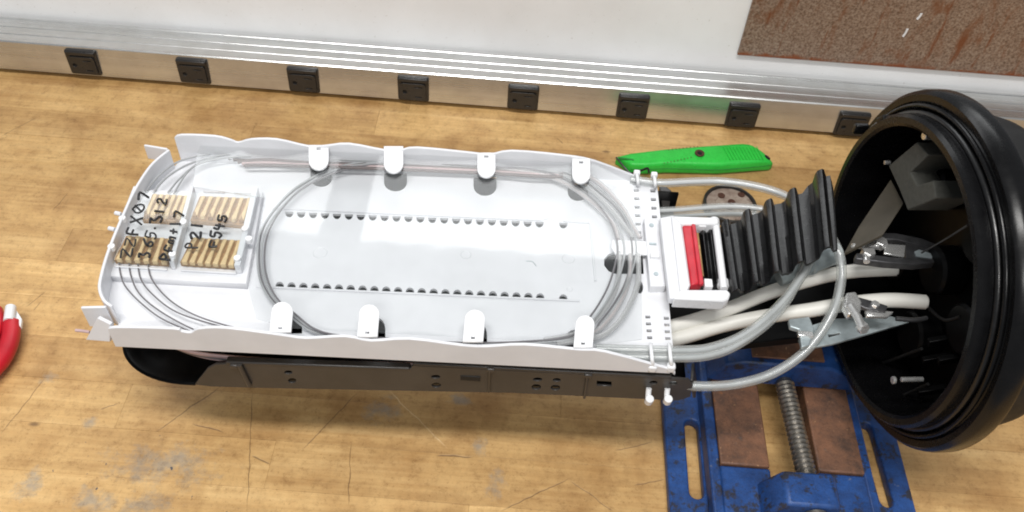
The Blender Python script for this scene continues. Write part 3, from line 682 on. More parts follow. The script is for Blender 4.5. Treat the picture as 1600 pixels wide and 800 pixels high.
# straight plan lines of both walls
fA, fB = T(272, 222), T(930, 251); nA, nB = T(170, 506), T(945, 544)
def on_line(A, B, x): t = (x - A.x) / (B.x - A.x); return A + (B - A) * t
def wall_mesh(name, A, B, tops, x_end, flip):
    """vertical wall along A-B whose top edge wanders in height as traced"""
    d = (B - A); d.z = 0; d.normalize(); nrm = Vector((-d.y, d.x, 0)) * (1 if flip else -1)
    th = 0.0021
    # height above from the traced top row: intersect pixel ray with the wall plane
    tp = []
    for px, py in tops:
        r = ray(px, py); t = (A - CAM).dot(nrm) / r.dot(nrm); q = CAM + r * t; tp.append((q.x, q.z))
    E = Vector(x_end); tp.append((E.x, ZF + 0.002))
    tp = [tuple(v[:2]) for v in smooth_pts([Vector((a, b, 0)) for a, b in tp], 3)]
    v = []; f = []
    for x, z in tp:
        p = on_line(A, B, x)
        for off, zz in ((0, z), (0, ZF - 0.002), (1, ZF - 0.002), (1, z)):
            v.append((p.x + nrm.x * th * off, p.y + nrm.y * th * off, zz))
    for i in range(len(tp) - 1):
        for k_ in range(4):
            f.append((i * 4 + k_, i * 4 + (k_ + 1) % 4, i * 4 + 4 + (k_ + 1) % 4, i * 4 + 4 + k_))
    f.append((0, 1, 2, 3)); e = (len(tp) - 1) * 4; f.append((e, e + 1, e + 2, e + 3))
    o = mesh(name, v, f, M['white'], tr); bev(o, 0.0006); return o
fE = P(1003, 284, ZF); nE = P(1048, 584, ZF)
wall_mesh('far_wall', fA, fB, far_top, on_line(fA, fB, fE.x), True)
wall_mesh('near_wall', nA, nB, near_top, on_line(nA, nB, nE.x), False)
# curved end wall
endp = [(262, 231), (244, 245), (228, 262), (206, 297), (184, 345), (165, 392), (154, 430), (152, 450), (159, 468), (172, 478)]
ep = smooth_pts([T(*a) for a in endp], 5)
v = []; f = []; th = 0.0020
for i, p in enumerate(ep):
    d = (ep[min(i + 1, len(ep) - 1)] - ep[max(i - 1, 0)]); nn = Vector((-d.y, d.x, 0)).normalized()
    for off, zz in ((0, ZT - 0.001), (0, ZF - 0.002), (th, ZF - 0.002), (th, ZT - 0.001)):
        v.append((p.x + nn.x * off, p.y + nn.y * off, zz))
for i in range(len(ep) - 1):
    for k_ in range(4): f.append((i * 4 + k_, i * 4 + (k_ + 1) % 4, i * 4 + 4 + (k_ + 1) % 4, i * 4 + 4 + k_))
e = (len(ep) - 1) * 4; f += [(0, 1, 2, 3), (e, e + 1, e + 2, e + 3)]
bev(mesh('end_wall', v, f, M['white'], tr), 0.0006)
# corner fins
def fin(pts, t=0.0018, drop=0.018):
    A, B = [T(*a) for a in pts]
    d = (B - A).normalized(); nn = Vector((-d.y, d.x, 0)) * t
    prism('corner_fin', [A, B, B + nn, A + nn], (0, 0, -drop), M['white'], tr, b=0.0005)
fin([(262, 231), (226, 225)], drop=0.013); fin([(166, 477), (127, 478)], drop=0.019)
q = P(165, 506, 0.149)
prism('corner_fin', [P(152, 497, .148), P(172, 507, .149), P(172, 534, .129), P(134, 531, .129)], (0.001, 0.002, 0), M['white'], tr, b=0.0003)
for (x, y) in ((181, 331), (171, 355)):
    disc_cyl('peg', T(x, y) + Vector((0.003, 0, -0.002)), (-1, 0.2, 0), 0.0015, 0.0045, M['white'], tr, 10)
# floor with real holes
def Fz(px, py): return XY(P(px, py, ZF))
floor_out = [XY(on_line(fA, fB, fA.x + 0.0)), XY(on_line(fA, fB, fE.x))] + [Fz(1027, 291), Fz(1045, 470), Fz(1055, 583)] + [XY(on_line(nA, nB, nE.x)), XY(nA)] + [XY(p) for p in reversed(ep)]
holes = []
def half_disc(px, py, w_, h_, up):
    pts = []
    for i in range(9):
        a = math.pi * i / 8
        pts.append(Fz(px + w_ * math.cos(a), py + (h_ * math.sin(a)) * (-1 if up else 1)))
    return pts
for i in range(24):
    px = 452 + i * 18.62
    if i == 22: continue
    holes.append(half_disc(px, 331 + (px - 452) * 0.041, 6.6, 8.5, False))
for i in range(24):
    px = 437 + i * 18.5
    if i in (23,): px = 880
    holes.append(half_disc(px, 448 + (px - 437) * 0.0445, 6.8, 8, True))
def u_hole(px, py, w_, h_):      # under tabs at the far side
    L = [Fz(px - w_, py), Fz(px - w_, py + h_ * 0.55)]
    for i in range(1, 8):
        a = math.pi - math.pi * i / 8; L.append(Fz(px + w_ * math.cos(a), py + h_ * 0.55 + h_ * 0.45 * math.sin(a)))
    return L + [Fz(px + w_, py + h_ * 0.55), Fz(px + w_, py)]
for a in ((502, 262, 17, 30), (618, 268, 18, 31), (758, 274, 18, 32), (903, 284, 16, 30)): holes.append(u_hole(*a))
def n_hole(px, py, w_, h_):
    L = [Fz(px - w_, py), Fz(px - w_, py - h_ * 0.45)]
    for i in range(1, 8):
        a = math.pi + math.pi * i / 8; L.append(Fz(px + w_ * math.cos(a), py - h_ * 0.45 + h_ * 0.55 * math.sin(a)))
    return L + [Fz(px + w_, py - h_ * 0.45), Fz(px + w_, py)]
for a in ((457, 521, 15, 32), (588, 527, 14, 31), (744, 537, 17, 34), (898, 545, 15, 30)): holes.append(n_hole(*a))
for r_, (xa, xb, n_, y0, dy) in enumerate(((994, 998, 6, 297, 13.2), (1020, 1024, 5, 298, 13.5))):
    for i in range(n_):
        px = xa + (xb - xa) * i / n_; py = y0 + dy * i
        holes.append([Fz(px - 4, py - 2), Fz(px + 4, py - 2), Fz(px + 4.5, py + 2.4), Fz(px - 3.5, py + 2.4)])
for (xa, xb, n_, y0, dy) in ((1012, 1016, 4, 495, 10.8), (1041, 1044, 4, 497, 10.6)):
    for i in range(n_):
        px = xa + (xb - xa) * i / n_; py = y0 + dy * i
        holes.append([Fz(px - 4, py - 2), Fz(px + 4, py - 2), Fz(px + 4.5, py + 2.4), Fz(px - 3.5, py + 2.4)])
oh = [Fz(1004, 394), Fz(1006, 428), Fz(962, 428), Fz(951, 424), Fz(944, 415), Fz(944, 405), Fz(951, 397), Fz(962, 393)]
holes.append(oh)
for (x, y) in ((1000, 449),): holes.append([Fz(x + 5 * math.cos(a), y + 10 * math.sin(a)) for a in [2 * math.pi * i / 10 for i in range(10)]])
plate('floor', [floor_out] + holes, 0.0022, M['white'], tr, Matrix.Translation((0, 0, ZF - 0.0011)))
# ridges beside the hole rows, border of the middle panel
def ridge(a, b_, w_=0.0014, h_=0.0012, name='ridge'):
    A = P(*a, ZF); B = P(*b_, ZF); d = (B - A).normalized(); nn = Vector((-d.y, d.x, 0)) * w_ / 2
    prism(name, [A - nn, B - nn, B + nn, A + nn], (0, 0, h_), M['white'], tr, b=0.0003)
ridge((425, 326), (845, 345)); ridge((880, 346), (922, 349)); ridge((400, 449), (905, 471)); ridge((922, 349), (930, 440))
tube('ridge', [P(845, 345, ZF), P(858, 341, ZF), P(866, 345, ZF), P(880, 347, ZF)], 0.0006, M['white'], tr, 2, 4)
tube('ejector_mark', [P(822, 408, ZF), P(832, 409, ZF), P(838, 416, ZF)], 0.0003, M['zinc'], tr, 1, 5)
for (x, y, r_) in ((728, 398, 9), (888, 404, 11), (890, 452, 5), (500, 395, 12)):
    c = P(x, y, ZF); lathe('ejector_ring', [(r_ / 2300, 0), (r_ / 2300 - 0.0003, 0.0003), (r_ / 2300 - 0.0008, 0.0)], frame((1, 0, 0), (0, 1, 0), (0, 0, 1), c), M['white'], tr, 20)
# tabs
def tab(px, py0, py1, w_, far=True):
    z0 = ZT + 0.0002; t = 0.0018
    pts = []
    y_in = py1 if far else py0
    s = 1 if far else -1
    base = [(px - w_, py0 if far else py1), (px - w_ - (2 if far else 3), (py1 - w_ * 0.9) if far else (py0 + w_ * 0.9))]
    arc = []
    cx, cy = (px, py1 - w_ * 0.9) if far else (px + 3, py0 + w_ * 0.9)
    for i in range(9):
        a = math.pi - math.pi * i / 8
        arc.append((cx + w_ * math.cos(a), cy + s * w_ * 0.95 * math.sin(a)))
    tail = [(px + w_, py0 if far else py1)]
    loop = [base[0]] + arc + tail
    hole = [(px - 4, (py0 + 3) if far else py1 - 8), (px + 4, (py0 + 3) if far else py1 - 8), (px + 4, (py0 + 8) if far else py1 - 3), (px - 4, (py0 + 8) if far else py1 - 3)]
    q = lambda L: [XY(P(a, b_, z0)) for a, b_ in L]
    return plate('tab', [q(loop), q(hole)], t, M['white_gloss'], tr, Matrix.Translation((0, 0, z0)), 0.0004)
for a in ((498, 228, 265, 15), (615, 230, 270, 14.5), (760, 240, 277, 13.5), (908, 249, 286, 13.5)): tab(*a)
for a in ((438, 474, 519, 16), (574, 478, 526, 15), (739, 486, 534, 15), (911, 495, 543, 14)): tab(*a, far=False)
# riser with two screws on the neck, tongue strip above the oval hole
prism('neck_riser', [P(1006, 341, ZF + .007), P(1030, 343, ZF + .007), P(1041, 447, ZF + .007), P(1016, 447, ZF + .007)], (0, 0, -0.0075), M['white'], tr, b=0.0008)
for (x, y) in ((1018, 352), (1025, 428)): disc_cyl('screw', P(x, y, ZF + .0072), (0, 0, 1), 0.0017, 0.0005, M['zinc'], tr, 14)
prism('tongue', [P(957, 374, ZF + .006), P(1014, 377, ZF + .006), P(1017, 398, ZF + .006), P(962, 397, ZF + .006), P(955, 386, ZF + .006)], (0, 0, -0.0018), M['white_gloss'], tr, b=0.0004)
box('latch_slot', P(1020, 381, ZF + .0074), (0.0050, 0.0016, 0.0006), M['zinc'], tr, b=0)
box('latch', P(1023, 400, ZF + .0082), (0.0065, 0.004, 0.003), M['white_gloss'], tr, b=0.0005)

# splice holder block with cream combs
zh = ZF
hd = plate('splice_holder', [[XY(P(*a, zh + .004)) for a in ((214, 300), (410, 303), (384, 445), (170, 433))]], 0.006, M['white'], tr, Matrix.Translation((0, 0, zh + 0.003)), 0.0006)
def rail_(a, b_, w_, h_, nm='divider'):
    A = P(*a, zh + .006); B = P(*b_, zh + .006); d = (B - A).normalized(); nn = Vector((-d.y, d.x, 0)) * w_ / 2
    return prism(nm, [A - nn, B - nn, B + nn, A + nn], (0, 0, h_), M['white'], hd, b=0.0006)
rail_((304, 304), (272, 422), 0.0030, 0.009); rail_((402, 306), (374, 428), 0.0042, 0.009); rail_((216, 303), (173, 412), 0.0028, 0.008)
for a, b_ in (((180, 418), (262, 423)), ((283, 424), (370, 429)), ((318, 301), (352, 302)), ((366, 303), (398, 304))): rail_(a, b_, 0.0014, 0.002, 'rib')
for (x, y) in ((288, 352), (271, 402), (384, 362), (390, 378), (372, 408), (193, 346), (176, 390)):
    disc_cyl('peg', P(x, y, zh + .0135), (0, 0, 1), 0.0024, 0.004, M['white_gloss'], hd, 12)
combs = [((238, 303), (296, 306), (283, 346), (222, 343), 6, 0), ((312, 306), (396, 310), (382, 352), (297, 344), 7, 1), ((197, 368), (272, 373), (262, 411), (178, 406), 6, 2), ((300, 371), (380, 376), (366, 416), (281, 410), 7, 3)]
for (tl, trp, br, bl, n_, idx) in combs:
    zc = zh + 0.010
    cbk = prism('comb', [P(*a, zc) for a in (tl, trp, br, bl)], (0, 0, -0.004), M['tan'], hd, b=0.0004)
    for i in range(n_):
        t = (i + 0.5) / n_
        a = Vector((tl[0] + (trp[0] - tl[0]) * t, tl[1] + (trp[1] - tl[1]) * t)); b_ = Vector((bl[0] + (br[0] - bl[0]) * t, bl[1] + (br[1] - bl[1]) * t))
        ex = 0.0 if idx < 2 else 0.0
        A = P(a.x, a.y - 1, zc + .0030); B = P(b_.x - (0 if idx > 1 else -1), b_.y - (9 if idx < 2 else 2), zc + .0030)
        d = (B - A).normalized(); s = Vector((-d.y, d.x, 0)); wd = 0.0015
        mid = (A + B) / 2
        pts = [A + s * wd, A - s * wd, mid - s * wd * 0.75, B - s * wd * 1.25, B + s * wd * 1.25, mid + s * wd * 0.75]
        prism('comb_tooth', pts, (0, 0, -0.004), M['cream'], hd, b=0.0006)
        if idx < 2:
            Bq = P(b_.x + 1, b_.y - 5, zc + .002)
            tube('splice_sleeve', [P(b_.x + 2, b_.y - 12, zc + .0015), Bq], 0.0016, M['tan'] if i % 2 == 0 else M['cream'], hd, 2, 0)
ZL = zh + 0.0165
lid = plate('holder_lid', [[XY(P(*a, ZL)) for a in ((222, 299), (402, 303), (374, 422), (176, 412))]], 0.0008, M['clear_lid'], hd, Matrix.Translation((0, 0, ZL)))
# handwriting: strokes in a unit box (x along the line, y up)
G = {'Z': [[(0, 1), (.9, 1), (.05, 0), (.95, .05)]], 'F': [[(.1, 0), (.15, 1), (.9, 1)], [(.12, .52), (.7, .55)]], 'X': [[(0, 1), (.9, 0)], [(.9, 1), (0, 0)]],
     '0': [[(.5, 1), (.1, .7), (.1, .3), (.5, 0), (.85, .3), (.85, .7), (.5, 1)], [(.2, .2), (.8, .85)]], '7': [[(.05, .9), (.8, 1), (.45, 0)]],
     '3': [[(.1, .95), (.7, 1), (.4, .58), (.8, .35), (.5, 0), (.05, .08)]], '6': [[(.8, 1), (.25, .6), (.15, .2), (.5, 0), (.8, .25), (.5, .5), (.2, .35)]],
     '5': [[(.85, 1), (.2, 1), (.15, .55), (.6, .6), (.8, .3), (.5, 0), (.05, .1)]], '-': [[(.35, .45), (.55, .47)]], '1': [[(.4, 1), (.45, 0)]],
     '2': [[(.1, .8), (.5, 1), (.8, .75), (.1, 0), (.9, .03)]], 'P': [[(.12, 0), (.15, 1), (.7, .95), (.8, .7), (.5, .5), (.15, .5)]],
     'm': [[(.05, 0), (.08, .55), (.3, .55), (.35, .05)], [(.35, .4), (.6, .6), (.75, .5), (.8, 0)]], '+': [[(.1, .45), (.85, .5)], [(.45, .85), (.5, .1)]],
     '4': [[(.2, 1), (.1, .5), (.8, .5)], [(.65, .95), (.6, 0)]]}
def write(txt, start, end, hgt, scale=0.78):
    s = Vector(start); e = Vector(end); d = (e - s) / len(txt); L = d.length; dd = d.normalized()
    upv = Vector((dd.y, -dd.x)) if False else Vector((dd.y, -dd.x))
    upv = Vector((-1, -0.12)).normalized()
    rj = random.Random(hash(len(txt)) + int(start[0]))
    for i, ch in enumerate(txt):
        o = s + d * i + upv * rj.uniform(-2.2, 2.2)
        hs = hgt * rj.uniform(0.85, 1.2); ws = scale * rj.uniform(0.85, 1.2); sk = rj.uniform(-0.25, 0.25)
        for st in G[ch]:
            pts = [P(*(o + dd * ((x + sk * y) * L * ws) + upv * (y * hs)), ZL + 0.0006) for x, y in [(x0 + rj.uniform(-.07, .07), y0 + rj.uniform(-.06, .06)) for x0, y0 in st]]
            tube('pen_stroke', pts, rj.uniform(0.00062, 0.00092), M['ink'], lid, 1, 3)
write('ZZFX07', (203, 403), (236, 298), 17)
write('365-312', (232, 402), (263, 308), 15)
write('PFm+17', (263, 408), (291, 328), 14)
write('P21', (309, 389), (320, 344), 17)
write('F545', (341, 386), (355, 334), 15)

# hinge bracket at the tray's end (white) with red latch
hb = thing('hinge_bracket', 'white hinge bracket with red latch bar at the tray end', 'hinge bracket', P(1075, 400, 0.14))
ZH = 0.147
def Hq(px, py, dz=0): return P(px, py, ZH + dz)
prism('plate', [Hq(1031, 340), Hq(1052, 336), Hq(1066, 350), Hq(1079, 445), Hq(1072, 466), Hq(1046, 466)], (0, 0, -0.006), M['white'], hb, b=0.0008)
prism('step', [Hq(1049, 337, .002), Hq(1064, 348, .002), Hq(1078, 446, .002), Hq(1068, 466, .002), Hq(1063, 460, .002)], (0, 0, -0.004), M['white'], hb, b=0.0006)
prism('arm', [Hq(1050, 337, .003), Hq(1118, 339, .003), Hq(1124, 344, .003), Hq(1122, 350, .003), Hq(1066, 350, .003)], (0, 0, -0.010), M['white_gloss'], hb, b=0.0012)
prism('arm', [Hq(1062, 452, .003), Hq(1136, 452, .003), Hq(1142, 458, .003), Hq(1139, 467, .003), Hq(1130, 470, .003), Hq(1052, 466, .003)], (0, 0, -0.010), M['white_gloss'], hb, b=0.0012)
rl = prism('red_latch', [Hq(1066, 349, .001), Hq(1085, 350, .001), Hq(1098, 442, .001), Hq(1080, 445, .001)], (0, 0, -0.008), M['red'], hb, b=0.001)
prism('latch_lip', [Hq(1081, 349, .0035), Hq(1087, 350, .0035), Hq(1100, 443, .0035), Hq(1093, 444, .0035)], (0, 0, -0.003), M['red'], rl, b=0.0006)
tube('hinge_pin', [Hq(1118, 350, -.001), Hq(1131, 452, -.001)], 0.0027, M['white_gloss'], hb, 4, 0)
for (x, y) in ((1116, 353), (1130, 449)): disc_cyl('pin_collar', Hq(x, y, -.004), (0.02, 1 if y < 400 else 1, 0), 0.0040, 0.006, M['white_gloss'], hb, 18)
for (x, y) in ((1096, 352), (1106, 445)): box('lug', Hq(x, y, -.001), (0.0055, 0.007, 0.005), M['white_gloss'], hb, b=0.0006)

# black ribbed rubber strap
st_ = thing('ribbed_strap', 'black corrugated rubber strap rising from hinge bracket to the closure base', 'strap', P(1200, 400, 0.14))
def strap(name, cols, sub, mat, parent, th=0.0022):
    """cols: list of (top px, bottom px, z)"""
    v = []; f = []; N = len(cols); K = 4
    A = []
    for (a, b_, z) in cols:
        T0 = P(*a, z); B0 = P(*b_, z)
        A.append([T0 + (B0 - T0) * (i / K) for i in range(K + 1)])
    for layer in (0, -th):
        for c in A:
            for p in c: v.append(p + Vector((0, 0, layer)))
    W_ = K + 1; O = N * W_
    for i in range(N - 1):
        for j in range(K):
            a = i * W_ + j; f.append((a, a + 1, a + W_ + 1, a + W_)); f.append((O + a, O + a + W_, O + a + W_ + 1, O + a + 1))
        a = i * W_; f.append((a, a + W_, O + a + W_, O + a)); a += K; f.append((a, O + a, O + a + W_, a + W_))
    for j in range(K):
        f.append((j, O + j, O + j + 1, j + 1)); a = (N - 1) * W_ + j; f.append((a, a + 1, O + a + 1, O + a))
    o = mesh(name, v, f, mat, parent); bev(o, 0.0008, 2); return o
zl, zr = 0.140, 0.178
pk = [((1134, 343), (1150, 452)), ((1167, 327), (1182, 440)), ((1201, 311), (1214, 424)), ((1238, 294), (1251, 408)), ((1281, 265), (1293, 386))]
cols = []
for i, (a, b_) in enumerate(pk):
    zb = zl + (zr - zl) * (i + 0.4) / 5; amp = 0.0085 + 0.0008 * i; g_ = 1 + 0.06 * i
    dn = amp * 1050          # pixels a valley sits below its ridge
    for dx, lift in ((-15, 0.0), (-9, 0.12), (-5.5, 0.85), (-3, 1.0), (2.5, 1.0), (5, 0.85), (8, 0.10), (13, 0.0)):
        sh = (1 - lift) * dn
        ux = dx * g_; slope = -0.47 * ux
        cols.append(((a[0] + ux, a[1] + slope + sh * 1.35), (b_[0] + ux, b_[1] + slope + sh * 0.9), zb + amp * lift + (zr - zl) * ux / 170))
cols.append(((1302, 293), (1309, 389), zr + 0.001))
strap('ribbed_band', cols, 4, M['rubber'], st_)
strap('inner_band', [((1092, 362), (1102, 440), .140), ((1098, 358), (1108, 440), .146), ((1104, 360), (1114, 441), .141), ((1110, 357), (1121, 441), .146), ((1118, 360), (1128, 441), .139), ((1128, 352), (1140, 450), .140)], 4, M['rubber'], st_)

# ------------------------------------------------------------------ clear cover
cv = bpy.data.objects
ZC = 0.1478
cov = plate('clear_cover', [[XY(P(*a, ZC)) for a in ((308, 240), (314, 226), (326, 222), (500, 234), (930, 257), (985, 284), (1000, 300), (1003, 530), (940, 538), (450, 512), (400, 498), (388, 448), (414, 310), (300, 292))]], 0.0010, M['clear'], None, Matrix.Translation((0, 0, ZC)))
tag(cov, 'clear plastic cover sheet lying over the white splice tray', 'cover')

# ------------------------------------------------------------------ fibres in the tray
rf = random.Random(11)
LOOP = [(452, 492), (425, 468), (409, 436), (404, 400), (410, 362), (432, 325), (470, 290), (530, 262), (620, 251), (760, 256), (850, 262), (905, 280), (950, 312), (976, 345), (988, 385), (984, 420), (968, 458), (940, 500), (905, 530), (760, 540), (600, 532), (500, 522)]
def fib(name, px, z, r, mat, label, jit=0.0, closed=False, group='optical fibres in the tray'):
    pts = [P(x + rf.uniform(-jit, jit), y + rf.uniform(-jit, jit), z + rf.uniform(-0.001, 0.001)) for x, y in px]
    o = tube(name, pts, r, mat, None, 2, 8, closed)
    return tag(o, label, 'fibre', group)
offs = [(0, 0), (-2, 0), (5, 0), (9, 0)]
for i, (dx, dy) in enumerate(offs):
    c = (690, 385); L = []
    for x, y in LOOP:
        s = 1 - dx * (1 if x < 690 else 2.6) / 290
        L.append((c[0] + (x - c[0]) * s, c[1] + (y - c[1]) * (1 - dx / 330 if y < 400 else 1 - dx / 420)))
    fib('fiber_loop', L, 0.1365 + 0.0009 * i, 0.0007, M['fiber'] if i % 3 else M['fiber_dark'], ['second outermost grey fibre of the oval coil under the clear cover', 'outermost grey fibre of the oval coil under the clear cover', 'second innermost grey fibre of the oval coil under clear cover', 'innermost grey fibre of the oval coil under the clear cover'][i], 1.0, True, 'grey fibres coiled in the oval loop')
WF = ('dark brown fibre hugging the far wall', 'violet brown fibre along the far wall, second from that wall', 'grey brown fibre along the far wall, third from that wall', 'dark fibre along the far wall, fourth from that wall', 'tan fibre along the far wall, fifth from that wall', 'brown fibre along the far wall, sixth from that wall')
for i, lb in enumerate(WF):
    y_ = 247.5 + i * 2.9
    fib('wall_fiber', [(350 + 7 * i, y_ - 3), (385, y_ - 4), (420, y_ - 4), (470, y_ - 2), (540, y_), (640, y_ + 4), (760, y_ + 9), (830, y_ + 13), (880, y_ + 20 - i)], ZF + 0.003 + .0010 * i, 0.0013, (M['fiber_dark'], M['fiber_brown'], M['fiber_brown'], M['fiber_brown'], M['pink_fiber'], M['fiber_brown'])[i], lb, 0.6, False, 'fibres along the far wall of the tray')
# fibres fanning at the left end
FL = [([(186, 405), (188, 428), (198, 450), (225, 478), (262, 503), (330, 530)], 'leftmost thin dark fibre leaving the splice holder toward the near wall'),
      ([(201, 404), (204, 430), (218, 458), (245, 483), (288, 508), (340, 530)], 'second thin dark fibre from left leaving the splice holder toward near wall'),
      ([(215, 405), (220, 436), (240, 462), (275, 487), (330, 506), (420, 528)], 'third thin dark fibre from left leaving the splice holder toward near wall'),
      ([(231, 405), (236, 434), (262, 466), (300, 490), (350, 508), (440, 530)], 'fourth thin dark fibre from left leaving the splice holder toward near wall')]
for L, lb in FL: fib('fiber_strand', L, ZF + 0.0075, 0.0005, M['fiber_dark'], lb, 0.5, False, 'fibres at the near left of the tray')
FU = [([(228, 300), (246, 276), (280, 252), (330, 240), (400, 236), (480, 240), (560, 246)], 'outermost grey fibre curving from the splice holder to the far wall'),
      ([(240, 301), (262, 276), (300, 254), (350, 242), (430, 240), (520, 246), (600, 250)], 'second grey fibre curving from the splice holder to the far wall'),
      ([(262, 302), (284, 276), (312, 256), (360, 246), (440, 244), (540, 250), (640, 252)], 'third grey fibre curving from the splice holder to the far wall'),
      ([(272, 302), (300, 262), (345, 243), (420, 232), (480, 234), (560, 240)], 'innermost grey fibre curving from the splice holder to the far wall')]
for L, lb in FU: fib('fiber_strand', L, ZF + 0.008, 0.0007, M['fiber'], lb, 0.5, False, 'fibres at the far left of the tray')
# milky buffer tubes at the right end
BT = [([(700, 246), (840, 254), (920, 276), (965, 315), (988, 352), (1000, 372)], 'outermost milky buffer tube curving to the tray neck on far side'),
      ([(700, 252), (830, 262), (905, 285), (950, 322), (975, 352), (990, 372)], 'middle milky buffer tube curving to the tray neck on far side'),
      ([(690, 258), (820, 268), (880, 285), (930, 320), (958, 350), (966, 374)], 'innermost milky buffer tube curving to the tray neck on far side'),
      ([(968, 395), (968, 425), (958, 460), (935, 495), (905, 520), (850, 532)], 'innermost milky buffer tube curving from oval hole to near wall'),
      ([(985, 398), (984, 430), (972, 466), (950, 500), (922, 522), (860, 535)], 'second milky buffer tube curving from oval hole to near wall'),
      ([(997, 398), (997, 440), (985, 474), (965, 505), (935, 526), (870, 538)], 'outermost milky buffer tube curving from oval hole to near wall')]
for i, (L, lb) in enumerate(BT):
    pts = [P(x, y, ZF + 0.0045 + 0.001 * (i % 3)) for x, y in L]
    t_ = thing('buffer_tube', lb, 'tube', pts[0], 'milky buffer tubes in the tray')
    tube('sheath', pts, 0.0019, M['tube_white'], t_, 3); tube('core', pts, 0.0008, M['fiber'] if i % 2 else M['pink_fiber'], t_, 2)

# ------------------------------------------------------------------ clear tubes and white cables
def clear_tube(px, r, label, name='clear_tube', core=None, group='clear tubes at the tray neck'):
    pts = [P(x, y, z) for x, y, z in px]
    t_ = thing(name, label, 'tube', pts[0], group)
    tube('sheath', pts, r, M['tube'], t_, 4); tube('core', pts, r * 0.5, core or M['tube_core'], t_, 2)
clear_tube([(930, 545, .134), (1000, 547, .136), (1060, 548, .137), (1110, 544, .137), (1165, 522, .139), (1215, 480, .145), (1248, 438, .152), (1268, 400, .156), (1276, 370, .158)], 0.0033, 'clear tube arching up from neck under the strap, outer of the tied pair')
clear_tube([(940, 556, .134), (1000, 558, .135), (1060, 559, .136), (1105, 556, .136), (1150, 540, .137), (1205, 500, .141), (1240, 452, .148), (1258, 408, .152), (1268, 375, .156)], 0.0031, 'clear tube arching up from neck under the strap, inner of the tied pair')
clear_tube([(1030, 592, .112), (1085, 603, .112), (1150, 600, .114), (1210, 582, .119), (1262, 545, .128), (1300, 490, .142), (1314, 440, .156), (1312, 400, .167), (1296, 365, .172)], 0.0034, 'clear tube sweeping low over the vise up to the strap end')
clear_tube([(985, 280, .134), (1030, 286, .134), (1085, 284, .135), (1130, 284, .136), (1180, 291, .138), (1225, 305, .140), (1262, 330, .143)], 0.0034, 'clear tube leaving the far corner of tray in front of green knife', core=M['white'])
clear_tube([(1010, 330, .122), (1060, 328, .121), (1110, 324, .120), (1150, 323, .120), (1195, 328, .122), (1240, 345, .126)], 0.0030, 'upper of two clear tubes passing in front of the round disc', core=M['white'])
clear_tube([(1010, 341, .119), (1060, 338, .118), (1110, 335, .118), (1150, 334, .118), (1195, 338, .120), (1240, 356, .124)], 0.0028, 'lower of two clear tubes passing in front of the round disc')
def cable(px, r, label):
    pts = [P(x, y, z) for x, y, z in px]
    t_ = thing('white_cable', label, 'cable', pts[0], 'white cables into the closure base')
    tube('jacket', pts, r, M['cable'], t_, 5)
    e = pts[-1]; d = (pts[-1] - pts[-2]).normalized()
    disc_cyl('cut_end', e, d, r * 0.8, 0.0012, M['cable'], t_, 14)
cable([(960, 530, .112), (1055, 509, .114), (1130, 486, .118), (1200, 458, .126), (1270, 436, .134), (1330, 424, .141), (1400, 420, .148)], 0.0050, 'upper white cable rising from under the tray neck to the clevis')
cable([(960, 548, .108), (1055, 530, .110), (1130, 508, .114), (1200, 494, .122), (1270, 484, .130), (1330, 474, .137), (1390, 469, .141), (1446, 472, .144)], 0.0051, 'lower white cable running into the closure base with a cut end')
# white bar stub right of the strap (zinc sleeve)
sv = thing('sleeve', 'pale short sleeve showing under the ribbed strap end', 'sleeve', P(1275, 405, 0.145))
tube('barrel', [P(1215, 432, .140), P(1262, 412, .146), P(1310, 394, .150)], 0.0075, M['zinc'], sv, 5, 3)
lathe('collar', [(0.0077, 0), (0.0086, 0.0006), (0.0086, 0.003), (0.0077, 0.0036)], frame((0, 0, 1), (0.4, -0.9, 0), (0.9, 0.4, 0.1), P(1262, 412, .146)), M['zinc'], sv, 24, True)

# ------------------------------------------------------------------ cable ties
def tie(px, label, z=0.139):
    c = P(*px, z)
    t_ = thing('cable_tie', label, 'cable tie', c, 'white cable ties on the tray neck')
    return t_, c
for (x, lb) in ((1018, 'white cable tie at near edge of tray neck, left of the pair'), (1047, 'white cable tie at near edge of tray neck, right of the pair')):
    t_, c = tie((x, 560), lb)
    tube('band', [P(x - 1, 538, .133), P(x - 1, 541, .1395), P(x, 552, .1415), P(x + 1, 562, .1405), P(x + 2, 570, .136), P(x + 2, 574, .131)], 0.0013, M['white_gloss'], t_, 3, 4)
    box('head', P(x + 1, 574, .133), (0.0056, 0.0050, 0.006), M['white_gloss'], t_, b=0.0012)
    tube('tail', [P(x - 4, 607, .112), P(x - 5, 615, .109), P(x - 5, 625, .106)], 0.0019, M['white_gloss'], t_, 3, 3)
    disc_cyl('tail_tip', P(x - 5, 628, .104), (0, -0.2, 1), 0.0028, 0.006, M['white_gloss'], t_, 12)
for (x, y, lb) in ((996, 277, 'white cable tie at far edge of tray neck, left of the pair'), (1023, 280, 'white cable tie at far edge of tray neck, right of the pair')):
    t_, c = tie((x, y), lb)
    tube('band', [P(x - 1, y - 8, .133), P(x - 1, y - 5, .138), P(x, y, .1395), P(x + 1, y + 8, .138), P(x + 1, y + 13, .132)], 0.0013, M['white_gloss'], t_, 3, 4)
    box('head', P(x - 1, y - 6, .1365), (0.0050, 0.0040, 0.005), M['white_gloss'], t_, b=0.001)

